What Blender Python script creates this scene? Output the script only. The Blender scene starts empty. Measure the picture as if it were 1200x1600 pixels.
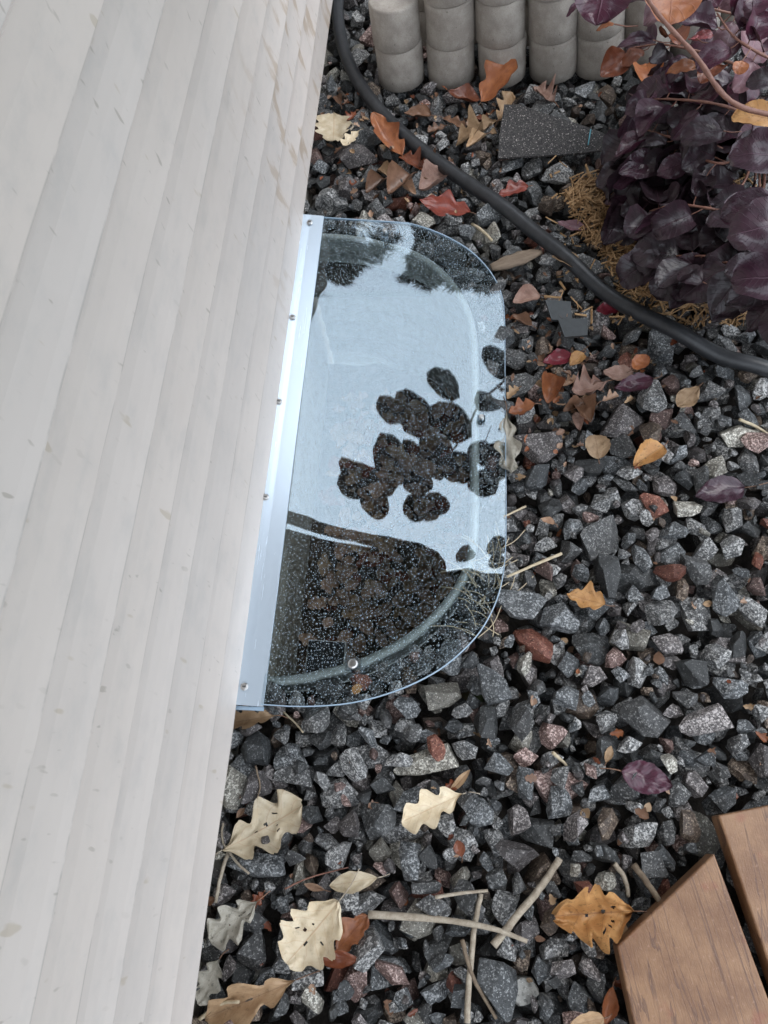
import bpy, bmesh, math, random
import numpy as np
from mathutils import Vector, Matrix, noise

R = math.radians
random.seed(7)
rng = np.random.default_rng(7)
scene = bpy.context.scene
COL = scene.collection

# ------------------------------------------------------------------ camera, sky, sun, exposure
F = 1200.0                                   # focal length in pixels of the 1200 x 1600 photograph
CAM = Vector((0.372, 0.0, 1.31))
def _basis():
    vy = Vector((795 - 600, -2000 - 800, F)).normalized()
    n = Vector((720 - 600, 1322 - 800, F)); n = (n - vy * n.dot(vy)).normalized()
    Y, Z = vy, -n
    X = Y.cross(Z)
    return Matrix(((X[0], Y[0], Z[0]), (X[1], Y[1], Z[1]), (X[2], Y[2], Z[2])))
MC = _basis()                                # rows: camera right, down, forward in world axes
cd = bpy.data.cameras.new('camera'); cam = bpy.data.objects.new('camera', cd); COL.objects.link(cam)
r_, d_, f_ = (Vector(MC[i]) for i in range(3))
cam.matrix_world = Matrix.Translation(CAM) @ Matrix((r_, -d_, -f_)).transposed().to_4x4()
cd.sensor_fit = 'VERTICAL'; cd.sensor_height = 24; cd.lens = 24 * F / 1600
cd.clip_start = 0.02; cd.clip_end = 500
scene.camera = cam

SUN_EL, SUN_AZ = 62, 70
world = bpy.data.worlds.new('World'); scene.world = world; world.use_nodes = True
wn = world.node_tree; wn.nodes.clear()
wout = wn.nodes.new('ShaderNodeOutputWorld'); bg = wn.nodes.new('ShaderNodeBackground')
sky = wn.nodes.new('ShaderNodeTexSky'); sky.sky_type = 'NISHITA'; sky.sun_disc = False
sky.sun_elevation = R(SUN_EL); sky.sun_rotation = R(SUN_AZ); sky.dust_density = 3.0; sky.air_density = 1.0
# thin even overcast in front of the blue: the clouds are three times brighter overhead than at the horizon
tc = wn.nodes.new('ShaderNodeTexCoord'); sep = wn.nodes.new('ShaderNodeSeparateXYZ')
wn.links.new(tc.outputs['Generated'], sep.inputs[0])
mr = wn.nodes.new('ShaderNodeMapRange'); mr.inputs[1].default_value = 0; mr.inputs[2].default_value = 1
mr.inputs[3].default_value = 0.42; mr.inputs[4].default_value = 1.25
wn.links.new(sep.outputs['Z'], mr.inputs[0])
cl = wn.nodes.new('ShaderNodeVectorMath'); cl.operation = 'SCALE'; cl.inputs[0].default_value = (22.5, 24.6, 27.2)
wn.links.new(mr.outputs[0], cl.inputs[3])
mx = wn.nodes.new('ShaderNodeMixRGB'); mx.inputs[0].default_value = 0.82
wn.links.new(sky.outputs[0], mx.inputs[1]); wn.links.new(cl.outputs[0], mx.inputs[2])
wn.links.new(mx.outputs[0], bg.inputs[0]); bg.inputs[1].default_value = 0.1
wn.links.new(bg.outputs[0], wout.inputs[0])

sd = bpy.data.lights.new('sun', 'SUN'); sd.energy = 0.6; sd.angle = R(25); sd.color = (1, .97, .93)
so = bpy.data.objects.new('sun', sd); COL.objects.link(so)
so.rotation_euler = (R(90 - SUN_EL), 0, R(180 - SUN_AZ) )
scene.view_settings.view_transform = 'Standard'; scene.view_settings.look = 'None'
scene.view_settings.exposure = 0.45; scene.view_settings.gamma = 1; scene.view_settings.use_curve_mapping = False
scene.cycles.use_denoising = True; scene.cycles.denoising_prefilter = 'ACCURATE'; scene.cycles.denoising_input_passes = 'RGB_ALBEDO_NORMAL'
scene.cycles.max_bounces = 10; scene.cycles.transparent_max_bounces = 16

# ------------------------------------------------------------------ helpers
def ray(u, v):
    d = MC.transposed() @ Vector(((u - 600) / F, (v - 800) / F, 1.0))
    return d.normalized()
def at(u, v, z=0.0):
    """ground position (at height z) of something measured in the photograph"""
    d = ray(u, v); t = (z - CAM.z) / d.z
    return CAM + d * t
def to_px(p):
    q = MC @ (Vector(p) - CAM)
    return 600 + F * q.x / q.z, 800 + F * q.y / q.z, q.z
def px_arr(P):
    q = (P - np.array(CAM)) @ np.array(MC).T
    return 600 + F * q[:, 0] / q[:, 2], 800 + F * q[:, 1] / q[:, 2], q[:, 2]

def mesh_obj(name, verts, faces, mat=None, parent=None, smooth=True, uvs=None):
    me = bpy.data.meshes.new(name); me.from_pydata([tuple(v) for v in verts], [], faces); me.update()
    if smooth: me.polygons.foreach_set('use_smooth', [True] * len(me.polygons))
    if uvs is not None:
        l = me.uv_layers.new(name='UVMap')
        for lp in me.loops: l.data[lp.index].uv = uvs[lp.vertex_index]
    if mat: me.materials.append(mat)
    o = bpy.data.objects.new(name, me); COL.objects.link(o)
    if parent: o.parent = parent
    return o
def np_mesh(name, V, T, mats, midx=None, parent=None, smooth=False):
    me = bpy.data.meshes.new(name)
    n, t = len(V), len(T)
    me.vertices.add(n); me.vertices.foreach_set('co', np.asarray(V, np.float32).ravel())
    me.loops.add(t * 3); me.loops.foreach_set('vertex_index', np.asarray(T, np.int32).ravel())
    me.polygons.add(t); me.polygons.foreach_set('loop_start', np.arange(0, t * 3, 3, dtype=np.int32))
    me.polygons.foreach_set('loop_total', np.full(t, 3, np.int32))
    for m in mats: me.materials.append(m)
    if midx is not None: me.polygons.foreach_set('material_index', np.asarray(midx, np.int32))
    me.polygons.foreach_set('use_smooth', np.full(t, smooth, bool))
    me.update(calc_edges=True)
    o = bpy.data.objects.new(name, me); COL.objects.link(o)
    if parent: o.parent = parent
    return o
def empty(name, loc=(0, 0, 0)):
    o = bpy.data.objects.new(name, None); o.location = loc; o.empty_display_size = .05; COL.objects.link(o)
    return o
def tag(o, label=None, cat=None, group=None, kind=None):
    if label: o['label'] = label
    if cat: o['category'] = cat
    if group: o['group'] = group
    if kind: o['kind'] = kind
    return o
def tube_data(pts, rad, n=8, cap=True):
    pts = [Vector(p) for p in pts]; V, Fc = [], []
    up = Vector((0, 0, 1))
    for i, p in enumerate(pts):
        a = pts[max(i - 1, 0)]; b = pts[min(i + 1, len(pts) - 1)]
        t = (b - a).normalized()
        s = t.cross(up)
        if s.length < 1e-3: s = t.cross(Vector((1, 0, 0)))
        s.normalize(); w = s.cross(t)
        rr = rad[i] if hasattr(rad, '__len__') else rad
        for k in range(n):
            a_ = 2 * math.pi * k / n
            V.append(p + s * math.cos(a_) * rr + w * math.sin(a_) * rr)
    for i in range(len(pts) - 1):
        for k in range(n):
            a0, a1 = i * n + k, i * n + (k + 1) % n
            Fc.append((a0, a1, a1 + n, a0 + n))
    if cap:
        Fc.append(tuple(range(n - 1, -1, -1))); Fc.append(tuple(range(len(V) - n, len(V))))
    return V, Fc
def smooth_path(pts, n=12):
    """Catmull-Rom"""
    P = [Vector(p) for p in pts]; P = [P[0] * 2 - P[1]] + P + [P[-1] * 2 - P[-2]]
    out = []
    for i in range(1, len(P) - 2):
        for k in range(n):
            t = k / n
            out.append(0.5 * ((2 * P[i]) + (P[i + 1] - P[i - 1]) * t + (2 * P[i - 1] - 5 * P[i] + 4 * P[i + 1] - P[i + 2]) * t * t
                              + (-P[i - 1] + 3 * P[i] - 3 * P[i + 1] + P[i + 2]) * t ** 3))
    out.append(P[-2]); return out
def merge(parts):
    V, Fc = [], []
    for v, f in parts:
        b = len(V); V += list(v); Fc += [tuple(i + b for i in q) for q in f]
    return V, Fc
def box_data(c, s, rot=None):
    V = [Vector((x * s[0] / 2, y * s[1] / 2, z * s[2] / 2)) for x in (-1, 1) for y in (-1, 1) for z in (-1, 1)]
    if rot: V = [rot @ v for v in V]
    V = [v + Vector(c) for v in V]
    return V, [(0, 1, 3, 2), (4, 6, 7, 5), (0, 4, 5, 1), (2, 3, 7, 6), (0, 2, 6, 4), (1, 5, 7, 3)]

# ------------------------------------------------------------------ materials
class NT:
    def __init__(self, name):
        self.m = bpy.data.materials.new(name); self.m.use_nodes = True
        self.t = self.m.node_tree; self.b = self.t.nodes['Principled BSDF']; self.out = self.t.nodes['Material Output']
    def n(self, typ, **kw):
        x = self.t.nodes.new(typ)
        for k, v in kw.items():
            if k[0] == '_': x.inputs[int(k[1:])].default_value = v
            else: setattr(x, k, v)
        return x
    def l(self, a, b): self.t.links.new(a, b)
    def math(self, op, a, b=None, c=None, clamp=False):
        x = self.t.nodes.new('ShaderNodeMath'); x.operation = op; x.use_clamp = clamp
        for i, q in enumerate((a, b, c)):
            if q is None: continue
            if isinstance(q, (int, float)): x.inputs[i].default_value = q
            else: self.l(q, x.inputs[i])
        return x.outputs[0]
    def mix(self, fac, a, b, blend='MIX'):
        x = self.t.nodes.new('ShaderNodeMixRGB'); x.blend_type = blend
        for i, q in enumerate((fac, a, b)):
            if isinstance(q, (int, float)): x.inputs[i].default_value = q
            elif isinstance(q, tuple): x.inputs[i].default_value = q + (1,) if len(q) == 3 else q
            else: self.l(q, x.inputs[i])
        return x.outputs[0]
    def noise(self, vec, scale, detail=4, rough=.5, dist=0):
        x = self.n('ShaderNodeTexNoise'); x.inputs['Scale'].default_value = scale; x.inputs['Detail'].default_value = detail
        x.inputs['Roughness'].default_value = rough; x.inputs['Distortion'].default_value = dist
        if vec is not None: self.l(vec, x.inputs['Vector'])
        return x.outputs['Fac']
    def step(self, v, lo, hi):
        x = self.n('ShaderNodeMapRange', _1=lo, _2=hi); x.interpolation_type = 'SMOOTHSTEP'; self.l(v, x.inputs[0]); return x.outputs[0]
    def bump(self, h, strength=.5, dist=.001):
        x = self.n('ShaderNodeBump'); x.inputs['Strength'].default_value = strength; x.inputs['Distance'].default_value = dist
        self.l(h, x.inputs['Height']); self.l(x.outputs[0], self.b.inputs['Normal']); return x
    def base(self, c):
        if isinstance(c, tuple): self.b.inputs['Base Color'].default_value = c + (1,)
        else: self.l(c, self.b.inputs['Base Color'])
    def set(self, **kw):
        for k, v in kw.items():
            i = self.b.inputs[k.replace('_', ' ')]
            if isinstance(v, (int, float, tuple)): i.default_value = v
            else: self.l(v, i)
    def coord(self, which='Object', scale=None):
        x = self.n('ShaderNodeTexCoord').outputs[which]
        if scale:
            mp = self.n('ShaderNodeMapping'); mp.inputs['Scale'].default_value = scale; self.l(x, mp.inputs[0]); x = mp.outputs[0]
        return x
    def rand(self):
        a = self.n('ShaderNodeObjectInfo').outputs['Random']; b = self.n('ShaderNodeNewGeometry').outputs['Random Per Island']
        return self.math('FRACT', self.math('ADD', self.math('MULTIPLY', a, 3.7), b))

def rock_material(name, dark, light, amount, rough=.42, speck=330):
    k = NT(name); r = k.rand()
    co = k.n('ShaderNodeNewGeometry').outputs['Position']
    def vor(sc):
        v = k.n('ShaderNodeTexVoronoi'); v.inputs['Scale'].default_value = sc; k.l(co, v.inputs['Vector'])
        q = k.n('ShaderNodeSeparateXYZ'); k.l(v.outputs['Color'], q.inputs[0]); return q.outputs
    a, b = vor(speck), vor(speck * 1.9)
    n1 = k.noise(co, speck * .8, 3, .7); n2 = k.noise(co, 110, 4, .65); n3 = k.noise(co, 32, 4, .65)
    grain = k.math('ADD', k.math('MULTIPLY', a[0], .40), k.math('MULTIPLY', b[1], .28))
    grain = k.math('ADD', grain, k.math('MULTIPLY', n2, .32))
    th = k.math('SUBTRACT', .80 - amount, k.math('MULTIPLY', r, .22))
    f = k.n('ShaderNodeMapRange'); f.clamp = True; k.l(grain, f.inputs[0]); k.l(th, f.inputs[1]); k.l(k.math('ADD', th, .22), f.inputs[2])
    c = k.mix(f.outputs[0], dark, light)
    c = k.mix(k.math('MULTIPLY', k.step(b[2], .93, .97), .6), c, tuple(min(.7, q * 1.6) for q in light))
    c = k.mix(k.math('MULTIPLY', k.step(a[2], .80, .86), .6), c, tuple(q * .35 for q in dark))
    c = k.mix(k.math('MULTIPLY', k.step(n3, .50, .72), .35), c, tuple(.5 * (p + q) for p, q in zip(dark, light)))
    c = k.mix(k.math('MULTIPLY', k.step(n3, .48, .30), .5), c, tuple(q * .5 for q in dark))
    hs = k.n('ShaderNodeVectorMath', operation='SCALE'); k.l(c, hs.inputs[0]); k.l(k.math('ADD', k.math('MULTIPLY', r, .95), .80), hs.inputs[3])
    k.base(hs.outputs[0])
    k.set(Roughness=k.math('ADD', k.math('MULTIPLY', n2, .4), rough - .2), Specular_IOR_Level=.5)
    k.bump(k.math('ADD', k.math('MULTIPLY', n1, .25), k.math('ADD', k.noise(co, 70, 6, .7), k.math('MULTIPLY', a[0], .10))), .9, .005)
    return k.m
ROCK = [
    rock_material('granite_grey', (.050, .050, .050), (.31, .305, .295), .17),
    rock_material('granite_blue', (.038, .041, .043), (.235, .24, .242), .14),
    rock_material('basalt_dark', (.023, .024, .024), (.14, .14, .138), .06, rough=.36),
    rock_material('granite_pink', (.095, .055, .047), (.40, .30, .27), .14),
    rock_material('granite_brown', (.055, .038, .028), (.24, .19, .145), .12),
    rock_material('granite_pale', (.13, .12, .10), (.44, .42, .37), .16),
    rock_material('granite_mauve', (.052, .045, .044), (.29, .265, .255), .14),
    rock_material('granite_red', (.12, .040, .026), (.33, .17, .12), .04),
    rock_material('quartz_white', (.42, .41, .38), (.68, .67, .64), .08),
]
ROCK_P = np.array([.37, .20, .14, .055, .065, .05, .13, .012, .0]); ROCK_P /= ROCK_P.sum()

def leaf_material(name, colr, colr2, veins=7, rough=.5, vein_col=None, ribs=.3, blotch=.25, spec=.4, coat=0., wet=False):
    k = NT(name)
    uv = k.n('ShaderNodeUVMap').outputs[0]; s = k.n('ShaderNodeSeparateXYZ'); k.l(uv, s.inputs[0])
    sx = k.math('ABSOLUTE', k.math('SUBTRACT', k.math('MULTIPLY', s.outputs[0], 2), 1)); t = s.outputs[1]
    mid = k.step(sx, .045, .0)
    ph = k.math('FRACT', k.math('MULTIPLY', k.math('SUBTRACT', t, k.math('MULTIPLY', sx, .22)), veins))
    tri = k.math('ABSOLUTE', k.math('SUBTRACT', ph, .5))
    side = k.step(tri, .44, .5)
    v = k.math('MAXIMUM', mid, k.math('MULTIPLY', side, .6))
    co = k.coord('Object')
    n1 = k.noise(co, 45, 4, .6); n2 = k.noise(co, 500, 2, .5); r = k.rand()
    c = k.mix(k.step(n1, .35, .65), colr, colr2)
    c = k.mix(k.math('MULTIPLY', v, .55), c, vein_col or tuple(min(1, a * 1.5) for a in colr))
    c = k.mix(k.math('MULTIPLY', k.step(k.noise(co, 110, 4, .65), .56, .66), min(1, blotch * 1.6)), c, tuple(a * .45 for a in colr))
    if blotch: c = k.mix(k.math('MULTIPLY', k.step(n2, .62, .72), blotch), c, tuple(a * .3 for a in colr))
    hs = k.n('ShaderNodeVectorMath', operation='SCALE'); k.l(c, hs.inputs[0]); k.l(k.math('ADD', k.math('MULTIPLY', r, .5), .75), hs.inputs[3])
    k.base(hs.outputs[0]); k.set(Roughness=rough, Specular_IOR_Level=spec)
    h = k.math('ADD', k.math('MULTIPLY', v, ribs), k.math('MULTIPLY', n1, .5))
    if wet:
        vo = k.n('ShaderNodeTexVoronoi'); vo.inputs['Scale'].default_value = 260; k.l(co, vo.inputs['Vector'])
        d = k.step(vo.outputs['Distance'], .32, .1); gate = k.step(k.noise(co, 60, 2), .5, .58)
        h = k.math('ADD', h, k.math('MULTIPLY', k.math('MULTIPLY', d, gate), .8))
    k.bump(h, .8, .0016)
    k.set(Coat_Weight=coat, Coat_Roughness=.12)
    return k.m
LM = {
    'cream': leaf_material('leaf_cream', (.52, .42, .28), (.60, .51, .37), 6, vein_col=(.42, .24, .13), blotch=.15, ribs=.25),
    'weathered': leaf_material('leaf_weathered', (.34, .31, .25), (.45, .41, .34), 6, blotch=.5),
    'tan': leaf_material('leaf_tan', (.30, .19, .105), (.40, .27, .16), 7, vein_col=(.2, .1, .05)),
    'gold': leaf_material('leaf_gold', (.46, .25, .095), (.38, .19, .07), 6, vein_col=(.2, .09, .04), blotch=.5),
    'orange': leaf_material('leaf_orange', (.31, .11, .040), (.23, .075, .03), 7, vein_col=(.18, .05, .02), coat=.2),
    'rust': leaf_material('leaf_rust', (.20, .055, .02), (.14, .035, .014), 7, coat=.35),
    'red': leaf_material('leaf_red', (.19, .034, .018), (.13, .022, .014), 7, coat=.35),
    'brown': leaf_material('leaf_brown', (.13, .065, .035), (.19, .10, .06), 7, coat=.2),
    'litter': leaf_material('leaf_litter_brown', (.30, .18, .115), (.40, .26, .175), 7, coat=.2),
    'pink': leaf_material('leaf_pinkish', (.30, .19, .15), (.22, .125, .095), 9, vein_col=(.40, .26, .2)),
    'mauve': leaf_material('leaf_mauve', (.17, .09, .10), (.12, .055, .07), 9, coat=.2),
    'purple': leaf_material('leaf_purple', (.070, .016, .032), (.042, .009, .020), 11, rough=.45, vein_col=(.14, .045, .075), ribs=1.4, blotch=0, coat=.3, wet=True),
    'dark': leaf_material('leaf_dark_purple', (.026, .011, .017), (.016, .008, .011), 10, rough=.48, vein_col=(.07, .028, .042), ribs=1.2, blotch=0, coat=.18, wet=True),
    'plum': leaf_material('leaf_plum', (.060, .023, .038), (.038, .014, .024), 12, rough=.42, vein_col=(.20, .10, .14), ribs=1.8, blotch=0, coat=.3, wet=True),
    'crimson': leaf_material('leaf_crimson', (.20, .02, .035), (.13, .014, .022), 9, coat=.4),
    'rose': leaf_material('leaf_rose', (.42, .12, .13), (.32, .08, .08), 9, coat=.4),
}
def simple_material(name, c1, c2, scale=30, rough=.6, bump=.3, dist=.002, metallic=0, stretch=None, spec=.5):
    k = NT(name); co = k.coord('Object', stretch)
    n = k.noise(co, scale, 5, .6); n2 = k.noise(co, scale * 7, 3, .6)
    k.base(k.mix(k.step(k.math('ADD', k.math('MULTIPLY', n, .7), k.math('MULTIPLY', n2, .3)), .35, .65), c1, c2))
    k.set(Roughness=rough, Metallic=metallic, Specular_IOR_Level=spec)
    k.bump(k.math('ADD', n, k.math('MULTIPLY', n2, .5)), bump, dist)
    return k.m
M_HOSE = simple_material('rubber_black', (.016, .017, .019), (.030, .031, .034), 40, .42, .5, .001)
M_TWIG = simple_material('twig_bark', (.26, .21, .155), (.42, .36, .28), 90, .8, .6, .002)
M_TWIG2 = simple_material('twig_bark_brown', (.11, .075, .05), (.20, .15, .10), 90, .8, .6, .002)
M_STRAW = simple_material('dry_straw', (.42, .34, .22), (.56, .47, .33), 90, .7, .3, .001)
M_BARK = simple_material('bush_stem_bark', (.16, .065, .045), (.25, .12, .085), 120, .5, .5, .001)
def concrete_material():
    k = NT('concrete_block'); co = k.coord('Object'); n = k.noise(co, 22, 5, .65); f = k.noise(co, 420, 3, .7); p = k.noise(co, 190, 2, .5)
    c = k.mix(k.step(n, .35, .65), (.30, .265, .23), (.41, .37, .325))
    c = k.mix(k.math('MULTIPLY', k.step(f, .5, .68), .35), c, (.20, .175, .15)); c = k.mix(k.math('MULTIPLY', k.step(f, .42, .3), .4), c, (.55, .51, .46))
    pit = k.step(p, .70, .76); c = k.mix(k.math('MULTIPLY', pit, .7), c, (.12, .10, .085)); k.base(c); k.set(Roughness=.85)
    k.bump(k.math('SUBTRACT', k.math('MULTIPLY', f, .5), pit), .8, .002); return k.m
M_CONC = concrete_material()
M_STEEL = simple_material('screw_steel', (.45, .44, .42), (.62, .61, .60), 200, .3, .3, .0005, metallic=1)
M_RIM = simple_material('galvanised_well_steel', (.24, .265, .25), (.33, .36, .345), 60, .5, .3, .001, metallic=.25)
M_CHIP = simple_material('driftwood', (.16, .115, .08), (.24, .18, .13), 14, .8, .7, .003, stretch=(1, 12, 12))
M_SOIL = simple_material('dark_soil', (.03, .026, .022), (.06, .05, .042), 60, .9, 1, .01)
M_WELLSOIL = simple_material('well_bottom_soil', (.07, .05, .036), (.14, .10, .07), 60, .8, 1, .01)
M_FOUND = simple_material('foundation_concrete', (.30, .27, .22), (.38, .345, .29), 30, .85, .5, .003)
M_SLATE = simple_material('slate_blue', (.018, .022, .024), (.032, .037, .040), 80, .4, .4, .001)
M_TILE = simple_material('black_tile', (.008, .009, .011), (.012, .013, .015), 60, .3, .1, .001)
M_PALE = simple_material('pale_chipped_edge', (.5, .5, .48), (.6, .6, .57), 60, .6, .1, .001)
M_MULCH = simple_material('shredded_mulch', (.30, .165, .07), (.44, .28, .14), 200, .7, .4, .001)
M_CHALK = simple_material('blue_chalk', (.1, .28, .34), (.12, .34, .4), 100, .8, .2, .001)
M_BLOCKER = simple_material('blocker_dark_brown', (.022, .018, .016), (.03, .026, .022), 20, .8, .2, .001)  # only for the added shapes that darken the cover's reflection

def shingle_material():
    k = NT('asphalt_shingle'); co = k.coord('Object')
    vo = k.n('ShaderNodeTexVoronoi'); vo.inputs['Scale'].default_value = 520; k.l(co, vo.inputs['Vector'])
    s = k.n('ShaderNodeSeparateXYZ'); k.l(vo.outputs['Color'], s.inputs[0])
    c = k.mix(k.step(s.outputs[0], .2, .9), (.012, .0115, .012), (.06, .054, .052))
    c = k.mix(k.step(s.outputs[1], .94, .97), c, (.33, .30, .28)); k.base(c)
    k.set(Roughness=.75); k.bump(vo.outputs['Distance'], .8, .0015); return k.m
M_SHINGLE = shingle_material()

COURSE = .098; ZB = .055
def siding_material():
    k = NT('cream_vinyl_siding'); g = k.n('ShaderNodeNewGeometry').outputs['Position']
    def mp(sc):
        x = k.n('ShaderNodeMapping'); x.inputs['Scale'].default_value = sc; k.l(g, x.inputs[0]); return x.outputs[0]
    s = k.n('ShaderNodeSeparateXYZ'); k.l(g, s.inputs[0]); r = k.rand()
    c = k.mix(k.noise(mp((1, 1.6, 3)), 3.0, 4, .6), (.585, .518, .468), (.672, .603, .550))
    # broad grey grime film and fine streaks
    c = k.mix(k.math('MULTIPLY', k.step(k.noise(mp((1, 3, 5)), 4, 5, .65), .45, .75), .38), c, (.45, .425, .40))
    c = k.mix(k.math('MULTIPLY', r, .22), c, (.45, .44, .435))
    # tan mud splashes running down the boards, mostly toward the far end
    far = k.step(s.outputs[1], .75, 1.3)
    n = k.noise(mp((1, 17, 7)), 1.0, 4, .6)
    lowz = k.step(s.outputs[2], .60, .30)
    mud = k.math('MULTIPLY', k.math('MULTIPLY', k.step(n, .54, .63), far), lowz)
    c = k.mix(k.math('MULTIPLY', mud, .8), c, (.43, .34, .26))
    # small dark specks with a downward smear
    n = k.noise(mp((1, 90, 32)), 1.0, 1.5, .5)
    gate = k.step(k.noise(mp((1, 5, 5)), 1.3, 2), .45, .60)
    sp = k.math('MULTIPLY', k.step(n, .67, .74), k.math('ADD', k.math('MULTIPLY', gate, .7), .15))
    c = k.mix(k.math('MULTIPLY', sp, .7), c, (.31, .275, .23))
    n = k.noise(mp((1, 40, 14)), 1.0, 2, .5)
    c = k.mix(k.math('MULTIPLY', k.step(n, .69, .74), .55), c, (.44, .37, .28))
    # lap shade painted as a patchy dark line along the bottom lip of every board
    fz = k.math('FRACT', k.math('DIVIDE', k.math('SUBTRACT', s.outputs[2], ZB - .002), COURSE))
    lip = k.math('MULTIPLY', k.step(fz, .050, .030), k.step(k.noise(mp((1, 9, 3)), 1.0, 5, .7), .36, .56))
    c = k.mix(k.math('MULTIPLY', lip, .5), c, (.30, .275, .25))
    k.base(c); k.set(Roughness=.5, Specular_IOR_Level=.35)
    k.bump(k.noise(mp((1, 4, 10)), 1.0, 3), .15, .002)
    return k.m
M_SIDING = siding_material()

def board_material():
    k = NT('stained_wood_board'); co = k.coord('Object', (1, 1, 1))
    w = k.n('ShaderNodeMapping'); w.inputs['Scale'].default_value = (9, 1.1, 9); k.l(co, w.inputs[0])
    n = k.noise(w.outputs[0], 1.5, 4, .55, .8); wv = k.math('FRACT', k.math('MULTIPLY', n, 9))
    line = k.step(wv, .80, 1.0); fine = k.noise(w.outputs[0], 60, 3, .6); big = k.noise(co, 14, 4, .6)
    c = k.mix(k.step(big, .35, .65), (.165, .078, .036), (.25, .135, .068))
    c = k.mix(k.math('MULTIPLY', line, .8), c, (.09, .042, .026))
    c = k.mix(k.math('MULTIPLY', k.step(fine, .45, .75), .3), c, (.14, .07, .045))
    c = k.mix(k.math('MULTIPLY', k.step(k.noise(co, 20, 3), .6, .72), .5), c, (.21, .062, .035))
    c = k.mix(k.math('MULTIPLY', k.step(k.noise(co, 170, 3), .62, .7), .35), c, (.33, .20, .14))
    k.base(c); k.set(Roughness=.42); k.bump(k.math('ADD', fine, k.math('MULTIPLY', k.noise(co, 300, 3), .6)), .35, .0015); return k.m
M_BOARD = board_material()

def clear_material(name='clear_polycarbonate', r0=.11, tint=(.93, .955, .96), rough=.012):
    k = NT(name); k.t.nodes.remove(k.b)
    g = k.n('ShaderNodeNewGeometry'); dp = k.n('ShaderNodeVectorMath', operation='DOT_PRODUCT')
    k.l(g.outputs['Normal'], dp.inputs[0]); k.l(g.outputs['Incoming'], dp.inputs[1])
    c = k.math('SUBTRACT', 1, k.math('ABSOLUTE', dp.outputs['Value'])); p = k.math('POWER', c, 5)
    fr = k.math('ADD', k.math('MULTIPLY', p, 1 - r0), r0)
    tr = k.n('ShaderNodeBsdfTransparent'); tr.inputs[0].default_value = tint + (1,)
    gl = k.n('ShaderNodeBsdfGlossy'); gl.inputs['Roughness'].default_value = rough; gl.inputs[0].default_value = (.80, .92, 1, 1)
    mxs = k.n('ShaderNodeMixShader'); k.l(fr, mxs.inputs[0]); k.l(tr.outputs[0], mxs.inputs[1]); k.l(gl.outputs[0], mxs.inputs[2])
    k.l(mxs.outputs[0], k.out.inputs[0]); return k.m
M_CLEAR = clear_material()
k = NT('polycarbonate_cut_edge'); k.base((.30, .40, .50)); k.set(Roughness=.25, Specular_IOR_Level=.8); M_EDGE = k.m
M_WATER = clear_material('water_drop', .21, (.96, .97, .98), .02)
k = NT('brushed_aluminium'); co = k.coord('Object', (30, 1, 30)); n = k.noise(co, 8, 3, .6)
k.base((.68, .77, .86)); k.set(Metallic=.5, Roughness=k.math('ADD', k.math('MULTIPLY', n, .14), .18)); M_ALU = k.m

# ------------------------------------------------------------------ the ground
g = mesh_obj('ground', [(-60, -60, -.30), (60, -60, -.30), (60, 60, -.30), (-60, 60, -.30)], [(0, 1, 2, 3)],
             simple_material('lawn_ground', (.03, .045, .015), (.05, .065, .025), 3, .9, .5, .01), smooth=False)
# well hole is left open: replace the sheet by four strips round it
g.data.clear_geometry()
hx0, hx1, hy0, hy1 = -.5, .39, .24, 1.16
xs = [-60, hx0, hx1, 60]; ys = [-60, hy0, hy1, 60]
gv = [(x, y, -.12) for y in ys for x in xs]
gf = [(j * 4 + i, j * 4 + i + 1, (j + 1) * 4 + i + 1, (j + 1) * 4 + i) for j in range(3) for i in range(3) if not (i == 1 and j == 1)]
g.data.from_pydata(gv, [], gf); tag(g, kind='structure')

# ------------------------------------------------------------------ the cover plane (needed for the hole in the gravel)
SL = math.tan(R(7.0))
XF, ZF = 0.040, 0.048                 # fold line: distance from the wall, height
def sheet_z(x, y, warp=True):
    z = ZF - SL * (x - XF)
    if warp:
        z += .0022 * math.sin(5.2 * y + 1.0) * math.sin(6 * x + .5)
        z += .0016 * math.sin(9 * y - 7 * x)
        z -= .0016 * math.exp(-(((x - .16) / .06) ** 2 + ((y - 1.20) / .07) ** 2))
        z += .012 * max(0, y - 1.02) ** 2
        k_ = min(1, max(0, (y - .98) / .08)) * min(1, max(0, (.24 - x) / .06)); z += .00015 * k_ * math.sin(75 * y + 30 * x + 60 * x * x)
    return z
def on_sheet(u, v, off=0.0):
    d = ray(u, v); z = ZF
    for _ in range(12):
        p = at(u, v, z); z = sheet_z(p.x, p.y, False) + off
    return at(u, v, z)
OUT_PX = [(510, 340), (560, 340), (605, 344), (650, 353), (695, 370), (735, 394), (765, 425), (783, 460), (788, 500), (788.5, 560), (789, 640),
          (789.5, 720), (790, 800), (789, 860), (784, 905), (772, 945), (750, 985), (720, 1018), (685, 1046), (640, 1070), (590, 1088),
          (540, 1099), (490, 1103), (450, 1103), (416, 1101)]
OUT = [on_sheet(*p) for p in OUT_PX]
Y0, Y1 = OUT[-1].y, OUT[0].y
OUT[0].x = XF; OUT[-1].x = XF
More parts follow.
